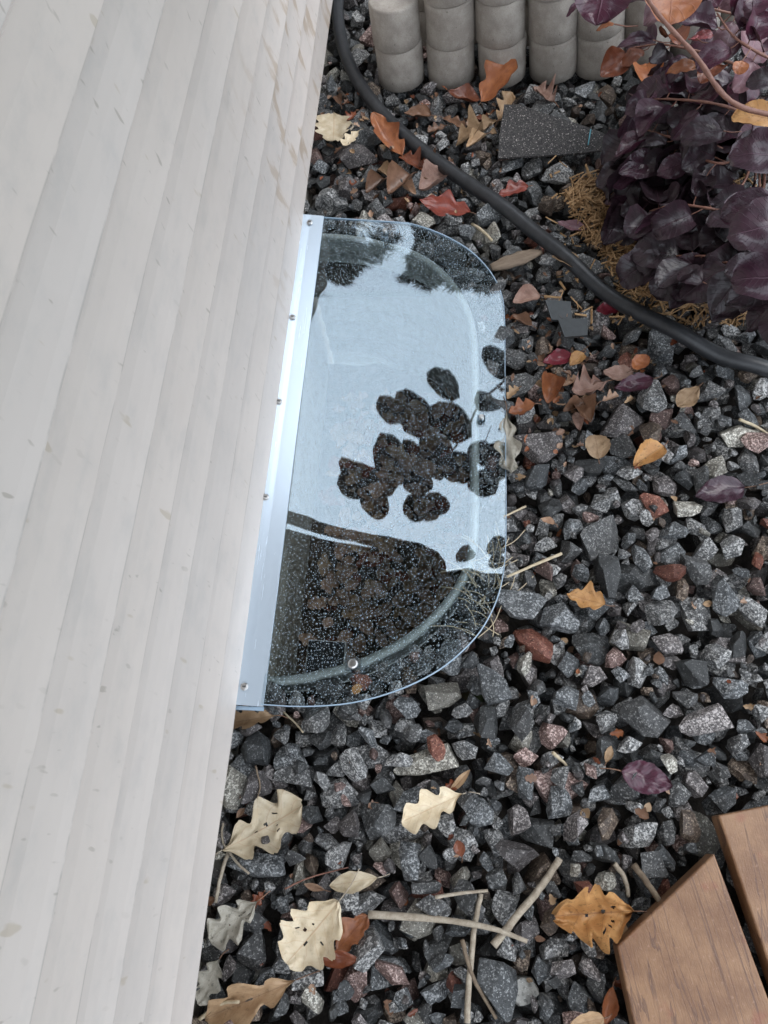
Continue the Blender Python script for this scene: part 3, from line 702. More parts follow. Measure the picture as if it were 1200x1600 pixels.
# (base u, v), (tip u, v), width ratio, shape, colour, label, extra
LEAVES = [
 ((350, 1328), (478, 1256), .68, 'oak', 'cream', 'large cream oak leaf with dark holes, on the stones beside the siding', dict(holes=True, cross=.3)),
 ((722, 1240), (626, 1284), .62, 'oak', 'cream', 'cream lobed oak leaf lying alone below the long pale stone', dict(cross=.5, fold=.15)),
 ((530, 1408), (444, 1510), .76, 'oakbroad', 'cream', 'broad cream oak leaf overlapping an orange one, left of the long twig', dict(holes=True, cross=.3, pet=.45, lift=.006)),
 ((588, 1372), (512, 1385), .40, 'narrow', 'cream', 'small narrow pale leaf just above the broad cream oak leaf', dict(cross=.6)),
 ((520, 1490), (572, 1432), .70, 'pointed', 'orange', 'orange pointed oak leaf sticking out from under the broad cream leaf', dict(cross=.3, lift=-.008)),
 ((488, 1498), (560, 1502), .35, 'narrow', 'rust', 'dark orange curled leaf under the broad cream oak leaf', dict(cross=.5, lift=-.006)),
 ((458, 1535), (312, 1596), .38, 'oak', 'tan', 'long tan curled leaf at the bottom edge beside the siding', dict(cross=.9, fold=.5)),
 ((402, 1408), (325, 1470), .72, 'oak', 'weathered', 'grey weathered leaf full of holes, left of the broad cream leaf', dict(holes=True, cross=.5, wrinkle=.06)),
 ((340, 1500), (305, 1572), .70, 'oak', 'weathered', 'pale grey leaf tucked against the lowest siding edge', dict(wrinkle=.06)),
 ((428, 1116), (358, 1128), .55, 'oak', 'tan', 'brown curled leaf directly under the lower end of the metal strip', dict(cross=1.2, fold=.4)),
 ((992, 1424), (864, 1432), .66, 'oakbroad', 'gold', 'large golden brown curled leaf left of the cut wooden board', dict(cross=1.0, fold=.5, wrinkle=.09, holes=True)),
 ((972, 1204), (1054, 1228), .62, 'ovate', 'purple', 'ribbed wet purple leaf lying alone on the open gravel', dict(cross=.3, wrinkle=.04, pet=.4)),
 ((948, 940), (888, 922), .75, 'pointed', 'gold', 'small golden leaf in the middle of the open gravel', dict(cross=.6)),
 ((1040, 690), (992, 722), .60, 'ovate', 'gold', 'bright orange yellow leaf with an upturned tip on the gravel', dict(cross=.4, fold=.4)),
 ((938, 710), (932, 672), .90, 'round', 'tan', 'small rounded tan leaf beside the crumpled brown leaves', dict(cross=.3)),
 ((1168, 756), (1090, 770), .60, 'ovate', 'plum', 'dull purple leaf with a red stalk at the right part of the gravel', dict(cross=.3, pet=.6)),
 ((992, 582), (944, 574), .66, 'ovate', 'pink', 'pale pink oval leaf lying beside a small orange one', dict(cross=.2)),
 ((990, 574), (1014, 552), .70, 'round', 'orange', 'small orange leaf touching the pale pink oval leaf', dict(cross=.3)),
 ((1022, 590), (958, 606), .48, 'ovate', 'purple', 'dark maroon wet leaf just below the pale pink leaf', dict(cross=.4)),
 ((1094, 600), (1060, 632), .62, 'narrow', 'tan', 'tan diamond shaped leaf below the black hose', dict(cross=.1)),
 ((898, 540), (850, 552), .60, 'ovate', 'crimson', 'maroon leaf with a dangling stalk right of the cover', dict(cross=.3, pet=.7)),
 ((950, 590), (892, 606), .80, 'oak', 'pink', 'crumpled pinkish brown leaf in the leaf pile right of the cover', dict(wrinkle=.08, cross=.9)),
 ((870, 575), (856, 628), .55, 'narrow', 'orange', 'narrow orange brown leaf standing in the leaf pile right of the cover', dict(cross=1.0, tilt=.2)),
 ((836, 628), (794, 640), .80, 'pointed', 'orange', 'pointed orange brown leaf touching the right edge of the cover', dict(cross=.6)),
 ((900, 620), (925, 655), .80, 'ovate', 'brown', 'dark brown curled leaf below the crumpled pinkish leaf', dict(cross=1.2, wrinkle=.05)),
 ((972, 468), (932, 476), .66, 'ovate', 'crimson', 'crimson leaf lying just below the black hose', dict(cross=.3)),
 ((918, 348), (872, 336), .45, 'ovate', 'mauve', 'dusty mauve leaf beside the shredded mulch', dict(cross=.4)),
 ((735, 326), (655, 312), .62, 'pointed', 'red', 'bright red oak leaf between the cover and the hose', dict(cross=.3, tilt=.1)),
 ((826, 286), (778, 300), .70, 'pointed', 'red', 'dark red leaf behind the hose, below the shingle scrap', dict(cross=.5)),
 ((752, 148), (812, 112), .85, 'pointed', 'orange', 'rusty orange oak leaf leaning on the third concrete block stack', dict(cross=.4, tilt=.5, lift=.01)),
 ((750, 145), (696, 142), .60, 'ovate', 'rust', 'wet rust coloured leaf at the foot of the second block stack', dict(cross=.6, tilt=.3)),
 ((778, 178), (802, 142), .60, 'oak', 'tan', 'light brown curled leaf in front of the third block stack', dict(cross=.8, tilt=.3)),
 ((776, 182), (712, 220), .40, 'oak', 'tan', 'long twisted tan leaf left of the shingle scrap', dict(cross=1.2, fold=.6)),
 ((674, 170), (630, 166), .55, 'ovate', 'brown', 'brown leaf below the leftmost concrete blocks', dict(cross=.6)),
 ((698, 182), (668, 192), .60, 'oak', 'brown', 'olive brown leaf between the hose and the block stacks', dict(cross=.6)),
 ((628, 240), (582, 190), .55, 'pointed', 'orange', 'orange brown oak leaf leaning on the left side of the hose', dict(cross=.7, tilt=.35)),
 ((664, 262), (626, 236), .60, 'oak', 'rust', 'rust leaf trapped under the curve of the hose', dict(cross=.7)),
 ((522, 176), (520, 220), 1.05, 'oakbroad', 'cream', 'round cream leaf beside the siding near the top of the hose', dict(cross=.25, pet=.1)),
 ((562, 208), (536, 230), .70, 'oak', 'cream', 'small cream leaf fragment next to the round cream leaf', dict(cross=.3)),
 ((700, 262), (652, 290), .75, 'ovate', 'pink', 'beige cupped leaf under the hose above the cover', dict(cross=1.0, wrinkle=.05)),
 ((642, 270), (606, 300), .80, 'ovate', 'brown', 'mauve brown curled leaf above the upper edge of the cover', dict(cross=1.0)),
 ((600, 268), (570, 290), .70, 'ovate', 'brown', 'dark brown leaf among the stones above the cover', dict(cross=1.0)),
 ((556, 170), (540, 186), .70, 'oak', 'rust', 'small rust leaf between the siding and the hose', dict(cross=.6)),
 ((866, 160), (836, 136), .85, 'oak', 'pink', 'pale crumpled leaf at the foot of the fourth block stack', dict(cross=.9, wrinkle=.07)),
 ((905, 420), (862, 402), .50, 'ovate', 'tan', 'tan brown leaf pressed under the hose near the driftwood', dict(cross=.6)),
 ((846, 450), (802, 460), .75, 'ovate', 'pink', 'wet light brown leaf just right of the rounded cover corner', dict(cross=.7)),
 ((915, 540), (893, 560), .70, 'ovate', 'gold', 'small yellow brown leaf above the crumpled leaf pile', dict(cross=.3)),
 ((720, 1216), (696, 1232), .70, 'oak', 'rust', 'small rust leaf scrap at the stalk of the lone cream oak leaf', dict(cross=.6, tilt=.2)),
 ((722, 1340), (714, 1312), .70, 'narrow', 'rust', 'tiny red brown leaf scrap right of the cream oak leaf', dict(cross=.2)),
 ((962, 1545), (950, 1606), .45, 'narrow', 'orange', 'orange leaf wedged against the side of the cut board', dict(cross=.8)),
 ((945, 1592), (890, 1604), .55, 'ovate', 'tan', 'tan leaf at the bottom edge left of the board', dict(cross=.7)),
 ((792, 640), (797, 742), .35, 'oak', 'weathered', 'pale weathered leaf strip along the right edge of the cover', dict(wrinkle=.06)),
 ((950, 1190), (957, 1162), .45, 'narrow', 'tan', 'small upright tan leaf sliver above the ribbed purple leaf', dict(tilt=.4)),
 ((560, 1064), (548, 1078), .8, 'round', 'gold', 'tiny orange leaf bit just below the clear clip under the cover rim', dict(pet=0)),
 ((690, 172), (726, 190), .45, 'oak', 'brown', 'narrow brown leaf in front of the second block stack', dict(fold=.6)),
 ((760, 206), (728, 226), .5, 'ovate', 'tan', 'light curled leaf left of the lower shingle corner', dict(cross=1.1)),
 ((742, 168), (770, 178), .6, 'pointed', 'rust', 'dark rust leaf between the third stack and the shingle scrap', dict(cross=.9)),
 ((650, 232), (680, 262), .6, 'oak', 'brown', 'brown leaf half under the hose bend beside the beige one', dict(cross=1.0)),
 ((588, 250), (612, 262), .7, 'ovate', 'tan', 'small tan leaf left of the mauve brown curled leaf', dict(cross=1.0)),
 ((628, 286), (650, 300), .6, 'ovate', 'litter', 'brown folded leaf touching the mauve brown curled leaf', dict(cross=1.2)),
 ((530, 150), (520, 136), .6, 'ovate', 'brown', 'small brown leaf between the siding and the hose, farthest up', dict(cross=.9)),
 ((880, 592), (906, 578), .6, 'oak', 'litter', 'brown leaf on top of the pile right of the cover', dict(cross=1.0)),
 ((915, 628), (880, 640), .55, 'ovate', 'brown', 'dark brown leaf at the lower edge of the leaf pile', dict(cross=1.2)),
 ((860, 600), (836, 590), .6, 'oak', 'tan', 'tan leaf at the left edge of the leaf pile', dict(cross=.9)),
 ((900, 640), (908, 668), .55, 'ovate', 'pink', 'pinkish leaf just above the rounded tan leaf', dict(cross=.8)),
 ((940, 622), (968, 612), .5, 'oak', 'litter', 'brown leaf scrap below the dark maroon leaf', dict(cross=.9)),
 ((812, 600), (792, 618), .6, 'oak', 'tan', 'light brown leaf beside the cover edge above the pointed orange one', dict(cross=.9)),
 ((832, 500), (800, 482), .5, 'ovate', 'brown', 'brown leaf between the cover corner and the slate squares', dict(cross=1.0)),
 ((868, 815), (845, 806), .5, 'ovate', 'litter', 'small brown leaf among stones right of the short straw', dict(cross=.8)),
 ((700, 1240), (735, 1200), .25, 'narrow', 'tan', 'narrow rolled leaf behind the lone cream oak leaf', dict(fold=.8)),
 ((505, 1392), (470, 1382), .3, 'narrow', 'litter', 'thin brown leaf strip above the broad cream oak leaf', dict(fold=.8)),
 ((405, 1395), (385, 1420), .7, 'oak', 'rust', 'small dark red leaf scrap beside the weathered grey leaf', dict(wrinkle=.05)),
]
for i, (b, t, wr, kd, mt, lab, ex) in enumerate(LEAVES):
    o = make_leaf('fallen_leaf', at(*b, .01), at(*t, .01), wr, kd, mt, 900 + i, **ex)
    tag(o, lab, 'leaf', 'fallen leaves on the gravel')
# leaves in the well bottom: unseen singly, a brown litter
rd = random.Random(31); parts = []; UVS = []
for i in range(420):
    L = rd.uniform(.03, .065); V, Fc, U = leaf_data(L, L * rd.uniform(.5, .9), rd.choice(['oak', 'ovate', 'pointed']), 3000 + i, cross=rd.uniform(.2, 1), nt=8, ns=2, wrinkle=.06)
    Mx = Matrix.Rotation(rd.uniform(0, 6.3), 3, 'Z') @ Matrix.Rotation(rd.gauss(0, .3), 3, 'X') @ Matrix.Rotation(rd.gauss(0, .3), 3, 'Y')
    p = Vector((rd.uniform(.02, .36), rd.uniform(.25, 1.12), -.485 + rd.uniform(0, .03)))
    parts.append(([Mx @ v + p for v in V], Fc)); UVS += U
V, Fc = merge(parts)
o = mesh_obj('leaf_litter', V, Fc, LM['litter'], uvs=UVS); o.data.materials.append(LM['tan']); o.data.materials.append(LM['rust'])
nf = len(parts[0][1]); o.data.polygons.foreach_set('material_index', [[0, 0, 1, 2, 0][(i // nf) % 5] for i in range(len(o.data.polygons))])
o['kind'] = 'stuff'; wchild(o)
# dark tile standing in the well corner
zt = -.30
q = [at(u, v, zt) for u, v in ((483, 1000), (539, 1004), (535, 1056), (476, 1058))]
o = prism('square_tile', [(p.x, p.y) for p in q], zt - .012, zt, M_SLATE)
q2 = [(p.x * 1, p.y) for p in q]; ce = sum((Vector((p.x, p.y)) for p in q), Vector((0, 0))) / 4
o.data.materials[0] = M_TILE
fr = prism('pale_edge', [tuple(ce + (Vector((p.x, p.y)) - ce) * 1.05) for p in q], zt - .016, zt - .003, M_PALE, o)
st = prism('support_stone', [tuple(ce + (Vector((p.x, p.y)) - ce) * .7) for p in q], -.50, zt - .016, M_WELLSOIL, o)
tag(o, 'black square tile lying in the lower corner of the window well', 'tile')

# ------------------------------------------------------------------ the cover
cover = empty('window_well_cover', (.2, .7, .03)); tag(cover, 'clear plastic window well cover with rounded corners, beaded with rain', 'well cover')
def cchild(o): o.parent = cover; o.matrix_parent_inverse = Matrix.Translation((-.2, -.7, -.03)); return o
poly = smooth_path(OUT, 4); poly = [Vector((p.x, p.y)) for p in poly]
def xmax(y):
    best = XF
    for a, b in zip(poly, poly[1:]):
        if min(a.y, b.y) <= y <= max(a.y, b.y) and abs(a.y - b.y) > 1e-6: best = max(best, a.x + (b.x - a.x) * (y - a.y) / (b.y - a.y))
    return best
ylist = sorted({p.y for p in poly} | {Y0 + (Y1 - Y0) * i / 90 for i in range(91)})
yl = [Y0 + .0004]
for y in ylist:
    if y - yl[-1] > .0012 and y < Y1 - .0004: yl.append(y)
yl.append(Y1 - .0004)
NXS = 44; TH = .0045; V, Fc = [], []
for y in yl:
    xm = xmax(y)
    for i in range(NXS + 1):
        x = XF + (xm - XF) * i / NXS; V.append((x, y, sheet_z(x, y)))
m = NXS + 1; nb = len(V); V += [(x, y, z - TH) for x, y, z in V]
for j in range(len(yl) - 1):
    for i in range(NXS):
        a = j * m + i; Fc.append((a, a + 1, a + 1 + m, a + m)); Fc.append((a + nb, a + m + nb, a + 1 + m + nb, a + 1 + nb))
cchild(mesh_obj('clear_sheet', V, Fc, M_CLEAR))
# cut edge: a narrow band all round
EV, EF = [], []
ring = [(XF, yl[0])] + [(xmax(y), y) for y in yl] + [(XF, yl[-1])]
for x, y in ring:
    z = sheet_z(x, y); EV += [(x, y, z + .0003), (x, y, z - TH - .0003), ]
ring2 = [(x + .0016 * (1 if x > XF + .01 else 0), y + (.0016 if y > .8 else -.0016), 0) for x, y in ring]
for (x, y, _), (x0, y0) in zip(ring2, ring):
    z = sheet_z(x0, y0); EV += [(x, y, z + .0003), (x, y, z - TH - .0003)]
nr = len(ring)
for i in range(nr - 1):
    a, b = 2 * i, 2 * i + 2; c, d = 2 * nr + a, 2 * nr + b
    EF += [(a, b, d, c), (c, d, d + 1, c + 1), (c + 1, d + 1, b + 1, a + 1), (a, a + 1, b + 1, b)]
cchild(mesh_obj('cut_edge', EV, EF, M_EDGE))
# wall strip
V, Fc = [], []
prof = [(-.021, ZF + .0115), (.006, ZF + .0075), (.016, ZF + .0058), (XF + .004, ZF + .0022), (XF + .0045, ZF - .0005), (-.021, ZF + .0095)]
NS = 60
for j in range(NS + 1):
    y = Y0 - .004 + (Y1 - Y0 + .006) * j / NS
    for i, (x, z) in enumerate(prof): V.append((x, y, z + .0004 * noise.noise(Vector((y * 5, 0, 2)))))
n = len(prof)
for j in range(NS):
    for i in range(n): a, b = j * n + i, j * n + (i + 1) % n; Fc.append((a, b, b + n, a + n))
Fc.append(tuple(range(n))); Fc.append(tuple(range(len(V) - 1, len(V) - n - 1, -1)))
cchild(mesh_obj('wall_strip', V, Fc, M_ALU, smooth=False))
cchild(mesh_obj('strip_lip', *box_data((.012, Y0 - .0075, ZF - .002), (.066, .006, .005)), M_EDGE, smooth=False))
def screw(u, v, zc, r=.0052, parent=cover):
    p = at(u, v, zc)
    parts = []
    for k_, (rr, h0, h1) in enumerate(((r * 1.25, 0, .0012), (r, .0012, .0042))):
        nseg = 16; V = [Vector((p.x + rr * math.cos(a * 2 * math.pi / nseg) * s, p.y + rr * math.sin(a * 2 * math.pi / nseg) * s, p.z + h)) for s, h in ((1, h0), (1, h1 - .0006), (.85, h1)) for a in range(nseg)]
        Fq = [(i * nseg + a, i * nseg + (a + 1) % nseg, (i + 1) * nseg + (a + 1) % nseg, (i + 1) * nseg + a) for i in range(2) for a in range(nseg)] + [tuple(range(2 * nseg, 3 * nseg))]
        parts.append((V, Fq))
    o = cchild(mesh_obj('screw', *merge(parts), M_STEEL, smooth=False))
    c = mesh_obj('screw_slot', *box_data((p.x, p.y, p.z + .0042), (r * 1.1, .0014, .0006), None), M_SLATE, smooth=False); c.parent = o
    c.matrix_parent_inverse = Matrix()
    return o
for u, v in ((484, 348), (457, 496), (436, 628), (415, 777), (382, 1073)): screw(u, v, ZF + .008)
def clip(u, v, big=1.0):
    p = on_sheet(u, v)
    z = sheet_z(p.x, p.y)
    c = Vector((p.x, p.y, z))
    parts = [box_data(c + Vector((0, 0, .004)), (.017 * big, .013 * big, .008)), box_data(c + Vector((0, 0, -.02)), (.010 * big, .008 * big, .036))]
    o = cchild(mesh_obj('clip', *merge(parts), clip_mat, smooth=False))
    V, Fq = tube_data([c + Vector((0, 0, .008)), c + Vector((0, 0, .013)), c + Vector((0, 0, .0145))], [.0055 * big, .0055 * big, .004 * big], 14)
    b = mesh_obj('bolt', V, Fq, M_STEEL, smooth=False); b.parent = o
clip_mat = clear_material('clip_plastic', .35, (.80, .82, .84), .06)
clip(553, 1040, 1.5); clip(602, 366, .9); clip(752, 655, .9)
# rain drops
rd = random.Random(77); dome = []
for ph_, n_ in ((90, 9), (62, 9), (30, 8)): dome.append([(math.cos(R(90 - ph_ + 0)) if False else math.sin(R(ph_)), math.cos(R(ph_)), n_)])
ringN = 8; D = []
for ph_ in (90, 60, 30): D += [(math.sin(R(ph_)) * math.cos(2 * math.pi * a / ringN), math.sin(R(ph_)) * math.sin(2 * math.pi * a / ringN), math.cos(R(ph_))) for a in range(ringN)]
D.append((0, 0, 1)); D = np.array(D)
DT = []
for i in range(2):
    for a in range(ringN):
        b = (a + 1) % ringN; DT += [(i * ringN + a, i * ringN + b, (i + 1) * ringN + b), (i * ringN + a, (i + 1) * ringN + b, (i + 1) * ringN + a)]
DT += [(2 * ringN + a, 2 * ringN + (a + 1) % ringN, 3 * ringN) for a in range(ringN)]
DT = np.array(DT); DV, DTT, off = [], [], 0
grid = {}; placed = 0
for _ in range(42000):
    y = rd.uniform(Y0 + .004, Y1 - .004); xm = xmax(y); x = rd.uniform(XF + .006, .44)
    if x > xm - .003: continue
    r = min(.0030, max(.0007, rd.lognormvariate(math.log(.00128), .38)))
    key = (int(x / .007), int(y / .007)); ok = True
    for a in (-1, 0, 1):
        for b in (-1, 0, 1):
            for (qx, qy, qr) in grid.get((key[0] + a, key[1] + b), ()):
                if (qx - x) ** 2 + (qy - y) ** 2 < ((qr + r) * 1.12) ** 2: ok = False
    if not ok: continue
    grid.setdefault(key, []).append((x, y, r))
    el = rd.uniform(.85, 1.2)
    DV.append(D * (r * el, r / el, r * .72) + (x, y, sheet_z(x, y) + .00015)); DTT.append(DT + off); off += len(D); placed += 1
print('drops', placed)
dr = np_mesh('rain_drops', np.vstack(DV), np.vstack(DTT), [M_WATER], smooth=True); dr['kind'] = 'stuff'; cchild(dr)

# ------------------------------------------------------------------ the hose
HP = [(535, -160), (531, -40), (527, 20), (540, 80), (572, 140), (620, 192), (680, 240), (745, 287), (810, 335), (870, 385), (925, 430), (985, 475), (1050, 515), (1120, 546), (1190, 566), (1290, 585), (1420, 590)]
pts = [at(u, v, .022) for u, v in HP]; path = smooth_path(pts, 8)
hs_ = []
for p in path: hs_.append(max(ground_h(p.x + a, p.y + b) for a in (-.01, 0, .01) for b in (-.01, 0, .01)))
hs_ = np.convolve(np.pad(hs_, 8, 'edge'), np.hanning(17) / np.hanning(17).sum(), 'valid')
for p, h in zip(path, hs_): p.z = h + .0165
hose = mesh_obj('garden_hose', *tube_data(path, .0158, 18), M_HOSE)
tag(hose, 'black rubber garden hose curving over the gravel', 'hose')

# ------------------------------------------------------------------ concrete blocks in stacks
ORD = ['leftmost', 'second', 'third', 'fourth', 'fifth', 'sixth', 'seventh', 'eighth']
ROWN = ['bottom', 'middle', 'top']
def block_mesh(r, h, seed):
    rd = random.Random(seed); ns, V, Fc = 40, [], []
    rings = [(0, .93), (.004, 1.0), (h * .33, 1.0), (h * .66, 1.0), (h - .006, 1.0), (h - .0015, .975), (h, .94), (h + .0004, .6), (h + .0004, .25)]
    for z, s in rings:
        for a in range(ns):
            an = 2 * math.pi * a / ns; rr = r * s + .0009 * noise.noise(Vector((math.cos(an) * 4, math.sin(an) * 4, z * 40 + seed)))
            if z > h - .007 and s > .9: rr -= .004 * max(0, noise.noise(Vector((math.cos(an) * 5, math.sin(an) * 5, seed * 3))) - .15)
            V.append((rr * math.cos(an), rr * math.sin(an), z))
    for i in range(len(rings) - 1):
        for a in range(ns): b = (a + 1) % ns; Fc.append((i * ns + a, i * ns + b, (i + 1) * ns + b, (i + 1) * ns + a))
    V.append((0, 0, h + .0004)); Fc += [((len(rings) - 1) * ns + a, (len(rings) - 1) * ns + (a + 1) % ns, len(V) - 1) for a in range(ns)]
    Fc.append(tuple(range(ns - 1, -1, -1)))
    return V, Fc
BR, BH = .0575, .100
LEANS = [-.03, -.035, -.05, -.09, -.14, -.16, -.18, -.2]
rdb = random.Random(4)
for i, b in enumerate(BLK):
    lean = LEANS[i]; nlev = 2 if i == 0 else 3
    Rm = Matrix.Rotation(lean, 3, 'Y') @ Matrix.Rotation(R(-3), 3, 'X')
    base = Vector((b.x, b.y, -.03)); upv = Rm @ Vector((0, 0, 1))
    for lev in range(nlev):
        V, Fc = block_mesh(BR, BH, i * 10 + lev)
        o = mesh_obj('concrete_block', V, Fc, M_CONC)
        sh = Vector((rdb.uniform(-.003, .003) - .002 * lev, -.004 * lev, 0))
        o.location = base + upv * (BH + .0012) * lev + sh; o.rotation_euler = (Rm @ Matrix.Rotation(rdb.uniform(0, 6), 3, 'Z')).to_euler()
        tag(o, f'{ROWN[lev]} grey round concrete block of the {ORD[i]} stack in the front row', 'concrete block', 'stacked concrete blocks')
for i in range(6):
    b = at(674 + 78 * i, 58 - 4 * i, -.01); b = Vector((b.x, b.y + .02, -.03)); lean = LEANS[i]
    Rm = Matrix.Rotation(lean, 3, 'Y') @ Matrix.Rotation(R(-3), 3, 'X')
    for lev in range(2):
        V, Fc = block_mesh(BR, BH, 200 + i * 10 + lev)
        o = mesh_obj('concrete_block', V, Fc, M_CONC); o.location = b + (Rm @ Vector((0, 0, 1))) * (BH + .0012) * lev
        o.rotation_euler = Rm.to_euler()
        tag(o, f'{ROWN[lev]} concrete block of the back row showing between the {ORD[i]} and {ORD[i + 1]} front stacks', 'concrete block', 'stacked concrete blocks')

# ------------------------------------------------------------------ boards
def board(pts_, label, z1, rotx=0):
    c = sum((Vector((p.x, p.y)) for p in pts_), Vector((0, 0))) / len(pts_); n = len(pts_)
    d = Vector((pts_[2].x - pts_[1].x, pts_[2].y - pts_[1].y)); ang = math.atan2(d.y, d.x) + math.pi / 2
    Ri = Matrix.Rotation(-ang, 2); bm = bmesh.new()
    v0 = [bm.verts.new(((Ri @ (Vector((p.x, p.y)) - c))).to_3d()) for p in pts_]; f = bm.faces.new(v0)
    if f.normal.z > 0 or f.calc_area() and (f.normal_update() or f.normal.z > 0): bmesh.ops.reverse_faces(bm, faces=[f])
    r = bmesh.ops.extrude_face_region(bm, geom=[f]); bmesh.ops.translate(bm, verts=[v for v in r['geom'] if isinstance(v, bmesh.types.BMVert)], vec=(0, 0, -.04))
    bmesh.ops.recalc_face_normals(bm, faces=bm.faces)
    bmesh.ops.bevel(bm, geom=list(bm.edges), offset=.003, segments=3, profile=.5, affect='EDGES')
    me = bpy.data.meshes.new('wooden_board'); bm.to_mesh(me); bm.free(); me.materials.append(M_BOARD)
    o = bpy.data.objects.new('wooden_board', me); COL.objects.link(o); o.location = (c.x, c.y, z1); o.rotation_euler = (0, 0, ang)
    tag(o, label, 'board'); return o
board(BOARD_A, 'reddish brown wooden board with its corner cut off at a slant', BZ)
board(BOARD_B, 'brown wooden board behind the slant cut one, squared at the end', BZ - .003)

# ------------------------------------------------------------------ twigs, chips, scraps
def ground_path(pp, lift, rad):
    base = [at(u, v, .015) for u, v in pp]; P_ = smooth_path(base, 6)
    z = np.array([ground_h(p.x, p.y) for p in P_]); n_ = len(P_); t = np.linspace(0, 1, n_)
    A = np.vstack([t, np.ones(n_)]).T; co_, *_ = np.linalg.lstsq(A, z, rcond=None); lin = A @ co_
    lin += max(0, np.percentile(z - lin, 97))
    rr = [rad[0] + (rad[1] - rad[0]) * q + .12 * rad[0] * noise.noise(Vector((q * 9, rad[0] * 999, 0))) for q in t]
    for i, p in enumerate(P_): p.z = lin[i] + rad[0] * .85 + lift; p.x += .0012 * noise.noise(Vector((i * .6, p.x, 0)))
    return P_, rr
TW = [([(574, 1430), (640, 1434), (705, 1440), (770, 1452), (824, 1472)], (.0062, .0030), M_TWIG, 'long grey twig lying level across the gravel near the bottom'),
      ([(879, 1342), (850, 1385), (822, 1418), (796, 1450), (771, 1480)], (.0052, .0062), M_TWIG, 'thick pale broken stick slanting toward the golden brown leaf'),
      ([(752, 1398), (742, 1450), (734, 1520), (730, 1600)], (.0040, .0045), M_TWIG, 'thin twig running down across the long grey twig to the bottom edge'),
      ([(966, 1350), (984, 1374), (990, 1404)], (.0042, .0032), M_TWIG, 'short pale twig between the golden leaf and the slant cut board'),
      ([(996, 1352), (1014, 1378), (1034, 1412)], (.0052, .0044), M_TWIG2, 'short dark twig next to the tip of the slant cut board'),
      ([(680, 1402), (720, 1396), (762, 1392)], (.0028, .0022), M_TWIG, 'thin straight twig above the long grey twig'),
      ([(722, 1468), (740, 1530), (776, 1598)], (.0034, .0026), M_TWIG2, 'brown forked twig beside the twig at the bottom edge'),
      ([(348, 1332), (338, 1370), (332, 1412)], (.0034, .0026), M_TWIG, 'pale stalk along the siding below the large cream leaf'),
      ([(350, 1328), (366, 1350), (384, 1366)], (.0022, .0020), M_TWIG, 'short pale stalk below the large cream oak leaf'),
      ([(340, 1285), (338, 1310), (348, 1335)], (.0020, .0018), M_TWIG, 'thin bent stalk left of the large cream oak leaf'),
      ([(880, 858), (840, 876), (792, 898)], (.0030, .0024), M_STRAW, 'pale straw stick at the lower right edge of the cover'),
      ([(824, 778), (806, 790), (788, 802)], (.0022, .0018), M_STRAW, 'short straw touching the right edge of the cover'),
      ([(738, 330), (752, 350), (768, 378)], (.0042, .0030), M_STRAW, 'pale wood splinter beside the red oak leaf'),
      ([(1160, 648), (1190, 655), (1220, 668)], (.0030, .0024), M_STRAW, 'straw coloured stick at the right edge of the gravel'),
      ([(866, 1174), (880, 1182), (892, 1190)], (.0030, .0024), M_STRAW, 'short straw bit above the pinkish speckled flat stone'),
      ([(800, 148), (806, 178), (822, 214), (840, 222)], (.0018, .0012), M_BARK, 'thin red stalk hanging over the shingle scrap'),
      ([(300, 1600), (340, 1572), (372, 1566)], (.0030, .0024), M_STRAW, 'pale bent stalk in the bottom corner by the siding'),
      ([(440, 1390), (480, 1372), (540, 1356)], (.0014, .0010), M_BARK, 'thin reddish stalk over the stones above the broad cream leaf'),
      ([(398, 1196), (404, 1230), (392, 1262)], (.0016, .0012), M_TWIG2, 'thin dark stalk beside the blue grey stones at the siding'),
      ([(434, 1106), (456, 1126), (470, 1142)], (.0018, .0014), M_STRAW, 'thin grey straw crossing out from under the cover'),
      ([(545, 186), (552, 196), (548, 206)], (.0028, .0022), M_TWIG, 'tiny twig bit near the round cream leaf')]
for pp, rad, mt, lab in TW:
    P_, rr = ground_path(pp, 0, rad)
    tag(mesh_obj('twig', *tube_data(P_, rr, 8), mt), lab, 'twig', 'twigs and straws on the gravel')
# dry grass under the edge of the cover
rd = random.Random(9); parts = []
for _ in range(46):
    u, v = rd.uniform(735, 785), rd.uniform(850, 1000); p = at(u, v, -.005); a = rd.gauss(R(80), .8); L = rd.uniform(.03, .08)
    q_ = [p, p + Vector((math.cos(a) * L * .5, math.sin(a) * L * .5, rd.uniform(.0, .006))), p + Vector((math.cos(a + .2) * L, math.sin(a + .2) * L, rd.uniform(-.002, .006)))]
    for s_ in q_: s_.z = min(s_.z + max(ground_h(s_.x, s_.y), -.01), sheet_z(s_.x, s_.y) - .009)
    parts.append(tube_data(smooth_path(q_, 3), .0009, 5))
tag(mesh_obj('dry_grass', *merge(parts), M_STRAW), kind='stuff')
# shredded mulch beside the bush
parts = []
MUL = [(880, 300), (912, 268), (975, 272), (1010, 330), (1040, 380), (1035, 470), (985, 455), (950, 400), (905, 350)]
mpoly = [Vector(p) for p in MUL]
n_ = 0
while n_ < 2900:
    u, v = rd.uniform(860, 1190), rd.uniform(255, 500)
    if not inside_poly(u, v, mpoly) and rd.random() > (.22 if u > 960 and v > 280 else .02): continue
    p = at(u, v, 0); L = rd.uniform(.012, .045); a = rd.gauss(.9, .8); w = rd.uniform(.0012, .0042)
    h = ground_h(p.x, p.y) + rd.uniform(.001, .020)
    d = Vector((math.cos(a), math.sin(a), rd.gauss(0, .18))).normalized() * L / 2
    m3 = d.to_track_quat('X', 'Z').to_matrix() @ Matrix.Rotation(rd.uniform(0, 3), 3, 'X')
    parts.append(box_data((p.x, p.y, h + .002), (L, w, w * .6), m3)); n_ += 1
